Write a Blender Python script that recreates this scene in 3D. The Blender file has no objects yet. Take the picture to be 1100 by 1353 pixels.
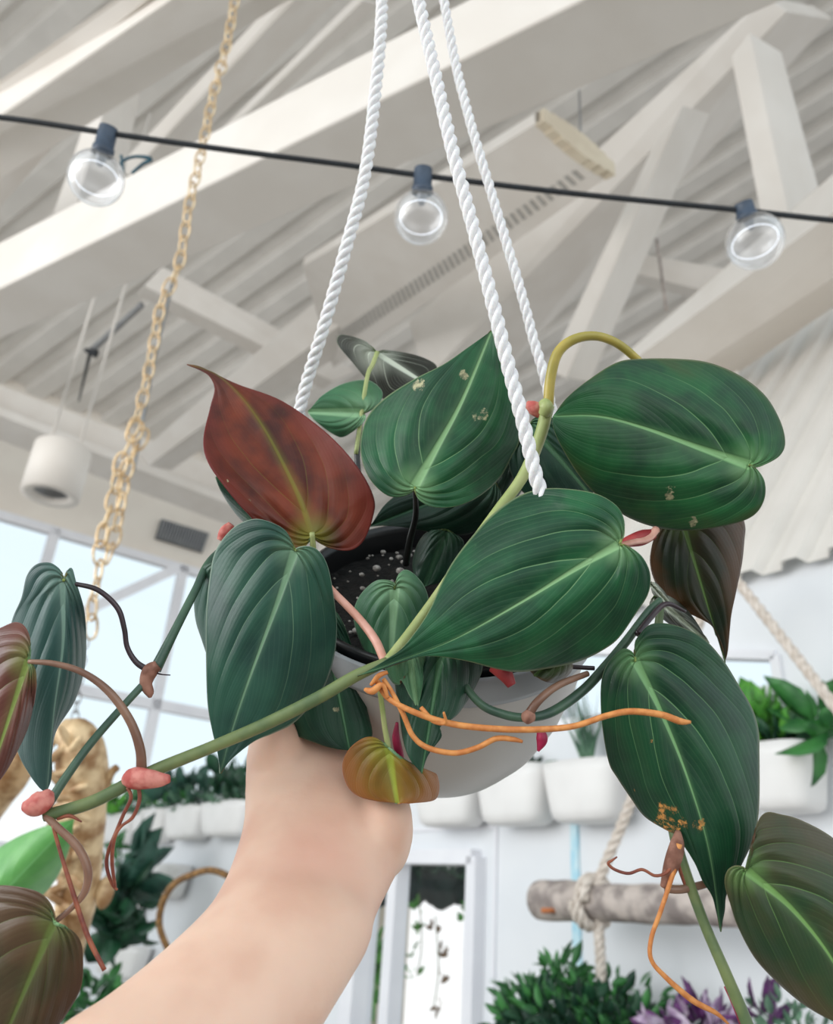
import bpy, bmesh, math, random
import numpy as np
from mathutils import Vector, Matrix
random.seed(7); rng = np.random.default_rng(7)
sc = bpy.context.scene
COL = sc.collection

# ------------------------------------------------------------------ camera, sky, light, exposure
F = 1060.0                                   # focal length in pixels of an 1100x1353 frame
CX, CY = 550.0, 676.5
CAM = np.array([0.0, 0.0, 1.92])
up_c = np.array([150.0, 2176.0, -1060.0]); up_c /= np.linalg.norm(up_c)
fw_c = np.array([0.0, 0.0, -1.0])
y_c = fw_c - fw_c.dot(up_c) * up_c; y_c /= np.linalg.norm(y_c)
x_c = np.cross(y_c, up_c)
R = np.array([x_c, y_c, up_c])               # camera -> world

def S(c):                                    # 0..255 sRGB -> linear
    return tuple(((v/255)/12.92 if v/255 <= .04045 else ((v/255+.055)/1.055)**2.4) for v in c)

cd = bpy.data.cameras.new('camera'); cam = bpy.data.objects.new('camera', cd); COL.objects.link(cam)
M4 = Matrix([[*R[0], CAM[0]], [*R[1], CAM[1]], [*R[2], CAM[2]], [0, 0, 0, 1]])
cam.matrix_world = M4
cd.sensor_fit = 'VERTICAL'; cd.sensor_height = 36; cd.sensor_width = 36*1100/1353
cd.lens = F*36/1353
cd.clip_start = .02; cd.clip_end = 200
cd.dof.use_dof = True; cd.dof.focus_distance = .44; cd.dof.aperture_fstop = cd.lens/3.0
sc.camera = cam

w = bpy.data.worlds.new('sky'); sc.world = w; w.use_nodes = True
nt = w.node_tree; nt.nodes.clear()
o_ = nt.nodes.new('ShaderNodeOutputWorld'); b_ = nt.nodes.new('ShaderNodeBackground')
tc = nt.nodes.new('ShaderNodeTexCoord'); sp = nt.nodes.new('ShaderNodeSeparateXYZ'); cr = nt.nodes.new('ShaderNodeValToRGB')
mr = nt.nodes.new('ShaderNodeMapRange'); mr.inputs[1].default_value = -1; mr.inputs[2].default_value = 1
nt.links.new(tc.outputs['Generated'], sp.inputs[0]); nt.links.new(sp.outputs[2], mr.inputs[0]); nt.links.new(mr.outputs[0], cr.inputs[0])
E_ = cr.color_ramp.elements
E_[0].position = .36; E_[0].color = (.26, .26, .25, 1); E_[1].position = 1.0; E_[1].color = (.78, .90, .98, 1)
for p_, c_ in ((.42, (1.0, .99, .97, 1)), (.52, (1.0, .995, .99, 1)), (.56, (.80, .915, .97, 1))): e_ = E_.new(p_); e_.color = c_
nt.links.new(cr.outputs[0], b_.inputs[0]); b_.inputs[1].default_value = 1.12; nt.links.new(b_.outputs[0], o_.inputs[0])

def area(name, loc, tgt, size, power, color=(1, 1, 1)):
    l = bpy.data.lights.new(name, 'AREA'); l.shape = 'RECTANGLE'; l.size = size[0]; l.size_y = size[1]; l.energy = power; l.color = color
    o = bpy.data.objects.new(name, l); COL.objects.link(o); o.location = loc
    o.rotation_euler = (Vector(tgt)-Vector(loc)).to_track_quat('-Z', 'Y').to_euler(); return o
# added unseen fill lamps behind and left of camera, brightening leaves and planter wall
area('window_light_left', (-4.5, -1.5, 3.4), (0, 1.5, 2.6), (4, 3), 150, (1, .98, .95))
area('window_light_side', (-6.5, .5, 3.0), (1.2, 2.8, 1.9), (3, 2.5), 120, (.93, .97, 1))
area('window_light_back', (2.5, -4.5, 3.0), (0, 2.0, 3.0), (5, 3), 66, (1, .99, .97))
vs = sc.view_settings; vs.view_transform = 'Standard'; vs.look = 'None'; vs.gamma = 1; vs.use_curve_mapping = False; vs.exposure = 0.0
sc.cycles.max_bounces = 8; sc.cycles.transparent_max_bounces = 16

# ------------------------------------------------------------------ helpers
def ray(px, py): return R @ np.array([(px-CX)/F, -(py-CY)/F, -1.0])
def P(px, py, d): return CAM + ray(px, py)*d                       # pixel + distance along the view axis -> point
def onplane(px, py, p0, n):
    r = ray(px, py); return CAM + r*((p0-CAM).dot(n)/r.dot(n))
def pixel(p):
    c = R.T @ (np.array(p)-CAM); return CX+F*c[0]/-c[2], CY-F*c[1]/-c[2], -c[2]
def unit(v): v = np.array(v, float); return v/np.linalg.norm(v)
ORIG = {}
def obj(name, V, Fc, mats, parent=None, smooth=True, kind=None):
    V = np.asarray(V, float).reshape(-1, 3)
    me = bpy.data.meshes.new(name)
    if parent is not None: og = ORIG[parent.name]
    else: og = np.array([(V[:, 0].min()+V[:, 0].max())/2, (V[:, 1].min()+V[:, 1].max())/2, V[:, 2].min()])
    me.from_pydata((V-og).tolist(), [], [list(map(int, f)) for f in Fc]); me.update()
    for m in (mats if isinstance(mats, (list, tuple)) else [mats]): me.materials.append(m)
    if smooth: me.polygons.foreach_set('use_smooth', [True]*len(me.polygons))
    o = bpy.data.objects.new(name, me); COL.objects.link(o)
    if parent is not None: o.parent = parent
    else: o.location = og
    ORIG[o.name] = og
    if kind: o['kind'] = kind
    return o
def tag(o, label, cat, group=None):
    o['label'] = label; o['category'] = cat
    if group: o['group'] = group
    return o
def thing(name, loc, label, cat, group=None):
    o = bpy.data.objects.new(name, None); o.empty_display_size = .02; COL.objects.link(o); o.location = tuple(loc)
    ORIG[o.name] = np.array(loc, float); return tag(o, label, cat, group)
def mod(o, t, **k):
    m = o.modifiers.new(t.lower(), t)
    for a, b in k.items(): setattr(m, a, b)
    return m
class MB:                                                          # collects shapes of ONE mesh
    def __init__(s): s.v = []; s.f = []; s.n = 0
    def add(s, V, Fc):
        V = np.asarray(V, float); s.v.append(V); s.f += [[i+s.n for i in f] for f in Fc]; s.n += len(V); return s
    def build(s, name, m, parent=None, smooth=True, kind=None): return obj(name, np.vstack(s.v), s.f, m, parent, smooth, kind)
def catmull(pts, n):
    pts = np.asarray(pts, float)
    if len(pts) == 2: t = np.linspace(0, 1, n)[:, None]; return pts[0]*(1-t)+pts[1]*t
    ex = np.vstack([2*pts[0]-pts[1], pts, 2*pts[-1]-pts[-2]]); out = []
    m = 24
    for i in range(len(pts)-1):
        p0, p1, p2, p3 = ex[i:i+4]
        for t in np.linspace(0, 1, m, endpoint=False):
            out.append(.5*((2*p1)+(-p0+p2)*t+(2*p0-5*p1+4*p2-p3)*t*t+(-p0+3*p1-3*p2+p3)*t**3))
    out.append(pts[-1]); out = np.array(out)
    k = min(3, out.shape[1])
    L = np.concatenate([[0], np.cumsum(np.linalg.norm(np.diff(out[:, :k], axis=0), axis=1))])
    t = np.linspace(0, L[-1], n)
    return np.stack([np.interp(t, L, out[:, j]) for j in range(out.shape[1])], 1)
def frames(C):
    T = np.gradient(C, axis=0); T /= np.linalg.norm(T, axis=1)[:, None]+1e-12
    a = np.array([0, 0, 1.0]) if abs(T[0][2]) < .9 else np.array([1.0, 0, 0])
    N = [unit(np.cross(T[0], a))]
    for i in range(1, len(C)):
        v = N[-1]-T[i]*N[-1].dot(T[i]); N.append(unit(v))
    N = np.array(N); return T, N, np.cross(T, N)
def tube_geo(C, r, k=10, cap=True, flat=1.0):
    C = np.asarray(C, float); n = len(C); r = np.broadcast_to(np.asarray(r, float), (n,))
    T, N, B = frames(C); a = np.linspace(0, 2*math.pi, k, endpoint=False)
    V = (C[:, None]+r[:, None, None]*(np.cos(a)[None, :, None]*N[:, None]+flat*np.sin(a)[None, :, None]*B[:, None])).reshape(-1, 3)
    Fc = [[i*k+j, i*k+(j+1) % k, (i+1)*k+(j+1) % k, (i+1)*k+j] for i in range(n-1) for j in range(k)]
    if cap: Fc += [list(range(k))[::-1], [(n-1)*k+j for j in range(k)]]
    return V, Fc
def ptube(pts, k=10, n=None):
    """pts: (px, py, depth, width in px) -> tube geometry"""
    pts = np.array(pts, float)
    q = np.array([[*P(a, b, d), wpx*d/F/2] for a, b, d, wpx in pts])
    n = n or max(12, 7*len(pts)); q = catmull(q, n)
    return tube_geo(q[:, :3], q[:, 3], k)
def box_geo(c, X, Y, Z):                                            # centre and three half-axis vectors
    c, X, Y, Z = map(lambda v: np.array(v, float), (c, X, Y, Z))
    V = [c+a*X+b*Y+d*Z for a in (-1, 1) for b in (-1, 1) for d in (-1, 1)]
    Fc = [[0, 1, 3, 2], [4, 6, 7, 5], [0, 4, 5, 1], [2, 3, 7, 6], [0, 2, 6, 4], [1, 5, 7, 3]]
    if np.cross(X, Y).dot(Z) < 0: Fc = [f[::-1] for f in Fc]
    return V, Fc
def ell_geo(c, r, ax=None, nu=20, nv=12):
    ax = np.eye(3) if ax is None else np.asarray(ax); V = []; Fc = []
    for i in range(nv+1):
        th = math.pi*i/nv
        for j in range(nu):
            ph = 2*math.pi*j/nu; v = np.array([r[0]*math.sin(th)*math.cos(ph), r[1]*math.sin(th)*math.sin(ph), r[2]*math.cos(th)])
            V.append(np.array(c)+ax.T @ v)
    for i in range(nv):
        for j in range(nu): Fc.append([i*nu+j, (i+1)*nu+j, (i+1)*nu+(j+1) % nu, i*nu+(j+1) % nu])
    return V, Fc
def lathe_geo(c, axis, prof, k=48):                                 # prof: (radius, height along axis)
    axis = unit(axis); a = unit(np.cross(axis, [0.31, .9, .2])); b = np.cross(axis, a); V = []; Fc = []
    for r, h in prof:
        for j in range(k):
            t = 2*math.pi*j/k; V.append(np.array(c)+axis*h+r*(math.cos(t)*a+math.sin(t)*b))
    for i in range(len(prof)-1):
        for j in range(k): Fc.append([i*k+j, i*k+(j+1) % k, (i+1)*k+(j+1) % k, (i+1)*k+j])
    return V, Fc

# ------------------------------------------------------------------ materials
class NT:
    def __init__(s, name):
        s.m = bpy.data.materials.new(name); s.m.use_nodes = True; s.t = s.m.node_tree; s.p = s.t.nodes['Principled BSDF']
    def n(s, ty, **k):
        x = s.t.nodes.new(ty)
        for a, b in k.items(): setattr(x, a, b)
        return x
    def set(s, sock, v):
        if hasattr(v, 'is_output') or isinstance(v, bpy.types.NodeSocket): s.t.links.new(v, sock)
        else: sock.default_value = v
    def math(s, op, a, b=0.0, c=None):
        x = s.n('ShaderNodeMath', operation=op); s.set(x.inputs[0], a); s.set(x.inputs[1], b)
        if c is not None: s.set(x.inputs[2], c)
        return x.outputs[0]
    def mix(s, f, a, b):
        x = s.n('ShaderNodeMix', data_type='RGBA'); s.set(x.inputs[0], f)
        s.set(x.inputs[6], a if not isinstance(a, tuple) else (*a[:3], 1)); s.set(x.inputs[7], b if not isinstance(b, tuple) else (*b[:3], 1))
        return x.outputs[2]
    def step(s, v, a, b):                                           # smoothstep, 0 at a and 1 at b (a may exceed b)
        x = s.n('ShaderNodeMapRange', interpolation_type='SMOOTHSTEP'); s.set(x.inputs[0], v)
        lo, hi = (a, b) if a < b else (b, a)
        x.inputs[1].default_value = lo; x.inputs[2].default_value = hi
        x.inputs[3].default_value, x.inputs[4].default_value = (0, 1) if a < b else (1, 0)
        return x.outputs[0]
    def noise(s, scale, detail=3, vec=None, rough=.5):
        x = s.n('ShaderNodeTexNoise'); x.inputs['Scale'].default_value = scale; x.inputs['Detail'].default_value = detail; x.inputs['Roughness'].default_value = rough
        if vec is None: vec = s.n('ShaderNodeTexCoord').outputs['Object']
        s.t.links.new(vec, x.inputs['Vector']); return x.outputs[0]
    def bump(s, h, strength=.3, dist=.001):
        x = s.n('ShaderNodeBump'); x.inputs['Strength'].default_value = strength; x.inputs['Distance'].default_value = dist
        s.t.links.new(h, x.inputs['Height']); s.t.links.new(x.outputs[0], s.p.inputs['Normal'])
def mat(name, c1, c2=None, rough=.5, scale=20, bump=0, bdist=.001, metal=0, spec=.5, sss=0, lo=.35, hi=.65, detail=3, **kw):
    t = NT(name)
    if c2 is None: c2 = tuple(v*.92 for v in c1)
    nz = t.noise(scale, detail); f = t.step(nz, lo, hi)
    t.t.links.new(t.mix(f, S(c1), S(c2)), t.p.inputs['Base Color'])
    t.p.inputs['Roughness'].default_value = rough; t.p.inputs['Metallic'].default_value = metal; t.p.inputs['Specular IOR Level'].default_value = spec
    if bump: t.bump(nz, bump, bdist)
    if sss: t.p.inputs['Subsurface Weight'].default_value = sss; t.p.inputs['Subsurface Radius'].default_value = (.02, .008, .005); t.p.inputs['Subsurface Scale'].default_value = .5
    for k, v in kw.items(): t.p.inputs[k.replace('_', ' ')].default_value = v
    return t.m
M = {}
M['white_beam'] = mat('painted_timber', (232, 226, 219), (226, 219, 211), .6, 3, .05)
M['white_wall'] = mat('painted_wall', (232, 234, 237), (226, 229, 233), .75, 2)
M['warm_wall'] = mat('warm_painted_wall', (236, 228, 217), (231, 222, 211), .75, 2)
M['deck'] = mat('painted_metal_deck', (228, 224, 218), (220, 216, 210), .45, 3)
M['floor'] = mat('pale_concrete', (150, 145, 138), (136, 131, 125), .6, 1.5)
M['grey_metal'] = mat('grey_metal', (150, 150, 150), (138, 138, 140), .4, 10, metal=.3)
M['slot'] = mat('slot_shadow_grey', (176, 173, 168), (168, 165, 160), .6, 10)
M['frame'] = mat('window_frame_paint', (238, 238, 242), (232, 232, 237), .5, 4)
M['vent_dark'] = mat('vent_dark', (96, 99, 104), (84, 87, 92), .6, 30)
M['black_cable'] = mat('black_cable', (28, 34, 40), (20, 24, 30), .5, 60)
M['socket'] = mat('slate_socket', (66, 80, 98), (58, 70, 86), .5, 60)
M['teal'] = mat('teal_wire', (44, 92, 108), (34, 76, 92), .5, 60)
M['gold'] = mat('gold_metal', (236, 214, 176), (206, 172, 126), .35, 60, metal=.5)
M['gilt'] = mat('gilded_wood', (226, 198, 156), (150, 110, 70), .5, 22, .6, .012, metal=.1, detail=6)
M['rope_white'] = mat('white_cord', (240, 238, 238), (228, 226, 228), .75, 600, .25, .0004, sss=.1)
M['rope_beige'] = mat('beige_rope', (222, 212, 202), (200, 188, 176), .85, 60, .4, .004)
M['liner'] = mat('black_nursery_pot', (26, 27, 29), (18, 19, 20), .35, 30)
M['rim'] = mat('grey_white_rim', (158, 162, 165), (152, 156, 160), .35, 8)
M['pot'] = mat('white_plastic_pot', (196, 192, 187), (191, 187, 182), .38, 8)
M['wallpot'] = mat('white_wall_planter', (236, 234, 232), (230, 228, 226), .5, 5)
M['bark'] = mat('weathered_wood', (196, 184, 176), (136, 126, 122), .8, 16, .5, .008)
M['orange_wood'] = mat('cut_wood', (206, 132, 86), (190, 116, 72), .8, 20)
M['vine'] = mat('green_vine', (116, 130, 82), (88, 108, 70), .5, 60, .15)
M['vine_blue'] = mat('dark_green_vine', (68, 98, 76), (52, 80, 66), .42, 60, .15)
M['petiole_yellow'] = mat('yellow_petiole', (190, 170, 84), (162, 150, 70), .4, 50, .1)
M['petiole_pale'] = mat('pale_green_petiole', (176, 184, 124), (150, 166, 100), .45, 50, .1)
M['petiole_pink'] = mat('pink_petiole', (222, 168, 152), (200, 142, 122), .4, 50, .1)
M['petiole_brown'] = mat('brown_petiole', (146, 112, 92), (112, 80, 66), .35, 40, .1)
M['petiole_dark'] = mat('dark_petiole', (62, 48, 54), (44, 34, 38), .35, 40, .1)
M['petiole_black'] = mat('black_petiole', (26, 28, 26), (16, 18, 18), .35, 40)
M['root'] = mat('orange_aerial_root', (222, 150, 84), (196, 120, 62), .6, 180, .5, .0006)
M['root_brown'] = mat('brown_aerial_root', (152, 86, 60), (112, 54, 44), .5, 120, .4, .0005)
M['sheath_pink'] = mat('pink_leaf_sheath', (212, 140, 128), (180, 84, 78), .7, 140, .7, .0015, sss=.1, detail=5)
M['sheath_red'] = mat('red_leaf_sheath', (176, 62, 62), (140, 42, 46), .5, 70, .2, sss=.1)
M['sheath_magenta'] = mat('magenta_leaf_sheath', (168, 22, 72), (128, 14, 54), .5, 70, .2, sss=.1)
M['sheath_dry'] = mat('dry_brown_sheath', (168, 122, 104), (116, 74, 58), .7, 110, .5, .001)
M['soil'] = mat('black_potting_soil', (24, 20, 18), (8, 7, 6), .9, 160, 1, .004)
M['perlite'] = mat('perlite', (206, 200, 194), (150, 144, 138), .8, 300, .4)
M['rock_green'] = mat('foliage_green', (62, 128, 62), (34, 88, 44), .5, 14)
M['fol_dark'] = mat('foliage_dark_green', (34, 82, 52), (18, 54, 38), .5, 10)
M['fol_blue'] = mat('foliage_blue_green', (50, 92, 76), (26, 62, 50), .5, 10)
M['fol_bright'] = mat('foliage_bright_green', (104, 176, 66), (66, 134, 50), .5, 12)
M['fol_grey'] = mat('foliage_grey_green', (96, 132, 104), (62, 100, 78), .5, 12)
M['fol_purple'] = mat('foliage_purple', (112, 58, 118), (72, 34, 78), .5, 20)
M['fol_mauve'] = mat('foliage_mauve_white', (206, 190, 208), (150, 120, 156), .5, 30)
M['basket'] = mat('brown_wicker', (150, 112, 66), (104, 74, 42), .7, 80, .6, .004)
M['beige'] = mat('beige_cap', (214, 202, 180), (204, 190, 168), .6, 8)
M['strip_blue'] = mat('pale_blue_strip', (166, 214, 232), (206, 232, 240), .3, 12)
M['awning'] = mat('dark_green_felt', (30, 50, 44), (18, 34, 30), .8, 10)

def skin():
    t = NT('skin'); a = t.noise(26, 3); b = t.noise(9, 2); c = t.noise(420, 3)
    col = t.mix(t.step(a, .35, .7), S((230, 194, 172)), S((218, 176, 154)))
    col = t.mix(t.math('MULTIPLY', t.step(b, .48, .72), .5), col, S((212, 150, 132)))
    t.t.links.new(col, t.p.inputs['Base Color']); t.p.inputs['Roughness'].default_value = .5
    t.p.inputs['Subsurface Weight'].default_value = .25; t.p.inputs['Subsurface Radius'].default_value = (.012, .005, .003); t.p.inputs['Subsurface Scale'].default_value = .6
    t.p.inputs['Specular IOR Level'].default_value = .35
    mp = t.n('ShaderNodeMapping'); mp.inputs['Scale'].default_value = (14, 14, 150); t.t.links.new(t.n('ShaderNodeTexCoord').outputs['Object'], mp.inputs[0]); d = t.noise(1, 3, mp.outputs[0])
    t.bump(t.math('ADD', t.math('MULTIPLY', c, .5), d), .16, .0008); return t.m
M['skin'] = skin()
def glassm(name, tint, gl):
    t = NT(name); t.t.nodes.remove(t.p); o = t.t.nodes['Material Output']
    tr = t.n('ShaderNodeBsdfTransparent'); tr.inputs[0].default_value = (*tint, 1); g = t.n('ShaderNodeBsdfGlossy'); g.inputs['Roughness'].default_value = .02
    fr = t.n('ShaderNodeFresnel'); fr.inputs[0].default_value = 1.45; mx = t.n('ShaderNodeMixShader')
    f = t.math('MULTIPLY', fr.outputs[0], gl)
    t.t.links.new(f, mx.inputs[0]); t.t.links.new(tr.outputs[0], mx.inputs[1]); t.t.links.new(g.outputs[0], mx.inputs[2]); t.t.links.new(mx.outputs[0], o.inputs[0]); return t.m
M['pane'] = glassm('window_glass', (.97, .99, 1), .6)
def bulbm():
    t = NT('clear_bulb_glass'); t.t.nodes.remove(t.p); o = t.t.nodes['Material Output']
    tr = t.n('ShaderNodeBsdfTransparent'); tr.inputs[0].default_value = (.97, .98, 1, 1); g = t.n('ShaderNodeBsdfGlossy'); g.inputs['Roughness'].default_value = .3; g.inputs[0].default_value = (1, 1, 1, 1)
    ge = t.n('ShaderNodeNewGeometry'); dp = t.n('ShaderNodeVectorMath', operation='DOT_PRODUCT'); t.t.links.new(ge.outputs['Normal'], dp.inputs[0]); t.t.links.new(ge.outputs['Incoming'], dp.inputs[1])
    c = t.math('ABSOLUTE', dp.outputs['Value']); f = t.math('ADD', .10, t.math('MULTIPLY', t.math('POWER', t.math('SUBTRACT', 1, c), 2.2), .9)); mx = t.n('ShaderNodeMixShader')
    t.t.links.new(f, mx.inputs[0]); t.t.links.new(tr.outputs[0], mx.inputs[1]); t.t.links.new(g.outputs[0], mx.inputs[2]); t.t.links.new(mx.outputs[0], o.inputs[0]); return t.m
M['bulb'] = bulbm()
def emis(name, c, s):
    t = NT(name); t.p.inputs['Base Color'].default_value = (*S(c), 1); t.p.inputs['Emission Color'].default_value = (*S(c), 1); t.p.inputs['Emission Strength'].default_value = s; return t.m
M['filament'] = emis('lit_filament', (244, 248, 255), 1.3)  # glow painted in for the window reflection on the bulb glass

def leafmat(name, c1, c2, vein, edge, rough=.42, K=5.6, beta=.26, vs_=.6, sheen=.06, tint=None, tcol=None, midw=.05, qb=.45, vw=.035, fine=.09, mvs=1.0, spotc=(196, 190, 150)):
    t = NT(name)
    uv = t.n('ShaderNodeUVMap', uv_map='leaf').outputs[0]; s = t.n('ShaderNodeSeparateXYZ'); t.t.links.new(uv, s.inputs[0])
    a, tt = s.outputs[0], s.outputs[1]
    md = t.n('ShaderNodeAttribute', attribute_name='md').outputs['Fac']; scd = t.n('ShaderNodeAttribute', attribute_name='sc').outputs['Fac']
    spot = t.n('ShaderNodeAttribute', attribute_name='spot').outputs['Fac']
    nz = t.noise(38, 3); nf = t.noise(260, 4, rough=.65); nw = t.noise(22, 2)
    t2 = t.math('MULTIPLY', tt, tt)
    ap = t.math('SUBTRACT', t.math('SUBTRACT', a, t.math('MULTIPLY', t2, beta)), t.math('MULTIPLY', tt, .22))
    ap = t.math('ADD', ap, t.math('MULTIPLY', t.math('SUBTRACT', nw, .5), .06))
    m = t.math('MULTIPLY', ap, K); f = t.math('FRACT', m); dd = t.math('ABSOLUTE', t.math('SUBTRACT', f, .5))
    v1 = t.step(dd, vw, .0)
    fade = t.math('MULTIPLY', t.step(tt, 1.05, .15), t.step(ap, .62, .44))
    v1 = t.math('MULTIPLY', v1, t.math('MULTIPLY', t.math('ADD', fade, .06), vs_))
    f2 = t.math('FRACT', t.math('MULTIPLY', ap, K*5)); v2 = t.step(t.math('ABSOLUTE', t.math('SUBTRACT', f2, .5)), .16, .0)
    v2 = t.math('MULTIPLY', v2, fine*vs_)
    mw = t.math('MULTIPLY', md, t.math('ADD', .6, t.math('MULTIPLY', scd, .9)))
    v3 = t.step(mw, midw*1.5, midw*.35)
    v3 = t.math('MULTIPLY', t.math('MULTIPLY', v3, t.math('ADD', .35, t.step(scd, 3.6, .2))), mvs)
    glow = t.math('MULTIPLY', t.step(mw, midw*4.5, 0), .22)
    core = t.math('MULTIPLY', t.step(scd, .42, .03), .55)
    vv = t.math('MINIMUM', t.math('MAXIMUM', t.math('MAXIMUM', v1, v3), t.math('MAXIMUM', t.math('MAXIMUM', glow, core), v2)), 1)
    base = t.mix(t.step(nz, .3, .7), S(c1), S(c2))
    if tint is not None: base = t.mix(t.math('MULTIPLY', t.step(t.math('ADD', tt, t.math('MULTIPLY', t.math('SUBTRACT', nz, .5), .9)), tint[0], tint[1]), .85), base, S(tcol))
    base = t.mix(t.math('MULTIPLY', t.step(nf, .62, .85), .10), base, S(vein))
    col = t.mix(vv, base, S(vein))
    eg = t.step(tt, .975, .997); col = t.mix(t.math('MULTIPLY', eg, .7), col, S(edge))
    ns = t.noise(190, 5, rough=.75); sf = t.step(t.math('MULTIPLY', spot, t.math('POWER', t.math('MULTIPLY', ns, 2.0), 3.0)), .55, 1.05)
    col = t.mix(t.math('MULTIPLY', sf, .85), col, t.mix(t.step(nf, .4, .6), S(spotc), S(tuple(v*.7 for v in spotc))))
    t.t.links.new(col, t.p.inputs['Base Color'])
    t.p.inputs['Roughness'].default_value = rough; t.p.inputs['Specular IOR Level'].default_value = .32
    t.p.inputs['Sheen Weight'].default_value = sheen; t.p.inputs['Sheen Roughness'].default_value = .5
    q = t.math('ADD', t.math('POWER', t.math('ABSOLUTE', t.math('COSINE', t.math('MULTIPLY', t.math('SUBTRACT', f, 0.0), math.pi))), .6), 0.0)
    q2 = t.math('ABSOLUTE', t.math('COSINE', t.math('MULTIPLY', f2, math.pi)))
    h = t.math('ADD', t.math('MULTIPLY', q, t.math('ADD', .15, t.math('MULTIPLY', fade, .65))), t.math('MULTIPLY', q2, .05)); h = t.math('ADD', h, t.math('MULTIPLY', nz, .8)); h = t.math('ADD', h, t.math('MULTIPLY', nf, .10))
    h = t.math('SUBTRACT', h, t.math('MULTIPLY', v3, .5))
    t.bump(h, qb, .0018); return t.m
LM = {
 'green': leafmat('velvet_green_leaf', (12, 58, 36), (30, 92, 54), (136, 178, 126), (130, 146, 106)),
 'spotted': leafmat('spotted_emerald_leaf', (10, 50, 32), (20, 72, 42), (120, 166, 112), (104, 114, 80), spotc=(226, 158, 84)),
 'emerald': leafmat('emerald_leaf', (12, 58, 34), (28, 92, 48), (126, 172, 116), (104, 114, 80), tint=(.8, 1.15), tcol=(50, 68, 32)),
 'blue': leafmat('blue_green_leaf', (28, 62, 54), (40, 82, 66), (116, 152, 120), (150, 168, 150)),
 'slate': leafmat('slate_green_leaf', (44, 74, 72), (58, 90, 84), (118, 148, 134), (140, 152, 144), vs_=.4),
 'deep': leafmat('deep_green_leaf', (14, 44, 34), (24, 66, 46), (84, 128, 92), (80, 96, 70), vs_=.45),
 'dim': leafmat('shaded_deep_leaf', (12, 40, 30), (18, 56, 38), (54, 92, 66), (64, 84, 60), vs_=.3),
 'olive': leafmat('olive_brown_leaf', (34, 62, 36), (60, 64, 38), (112, 152, 86), (110, 104, 72), tint=(.5, 1.1), tcol=(72, 62, 40)),
 'bronze': leafmat('bronze_leaf', (18, 34, 18), (40, 34, 16), (84, 112, 58), (90, 58, 36), tint=(.45, 1.05), tcol=(78, 48, 20), vs_=.3, midw=.025),
 'red': leafmat('rust_red_leaf_underside', (66, 22, 14), (122, 48, 20), (132, 138, 44), (112, 36, 36), vs_=.25, midw=.05, mvs=.42, tint=(.6, 1.15), tcol=(112, 42, 36), qb=.35),
 'maroon': leafmat('maroon_leaf_underside', (88, 50, 44), (110, 66, 56), (132, 150, 78), (150, 90, 84), vs_=.35, midw=.045),
 'under': leafmat('olive_brown_leaf_underside', (66, 60, 40), (88, 68, 48), (100, 122, 60), (120, 100, 80), vs_=.4, midw=.06, mvs=.6, tint=(.3, 1.1), tcol=(84, 60, 44)),
 'golden': leafmat('golden_brown_leaf', (108, 84, 30), (136, 96, 34), (158, 170, 64), (186, 104, 50), vs_=.4, midw=.05, mvs=.7, tint=(.4, 1.1), tcol=(140, 82, 28)),
 'silver': leafmat('dark_leaf_with_silver_veins', (20, 24, 16), (34, 36, 26), (196, 204, 188), (120, 130, 110), vs_=1.0, K=5, midw=.035, vw=.06, rough=.6, sheen=0),
 'small': leafmat('small_fresh_leaf', (50, 96, 66), (66, 116, 80), (142, 182, 140), (150, 180, 150), vs_=.6),
}
UNDER = {'spotted': 'maroon', 'green': 'maroon', 'emerald': 'maroon', 'blue': 'maroon', 'slate': 'maroon', 'deep': 'bronze', 'dim': 'bronze', 'olive': 'bronze', 'bronze': 'bronze',
         'red': 'green', 'maroon': 'green', 'under': 'green', 'golden': 'small', 'silver': 'bronze', 'small': 'under'}

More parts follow.
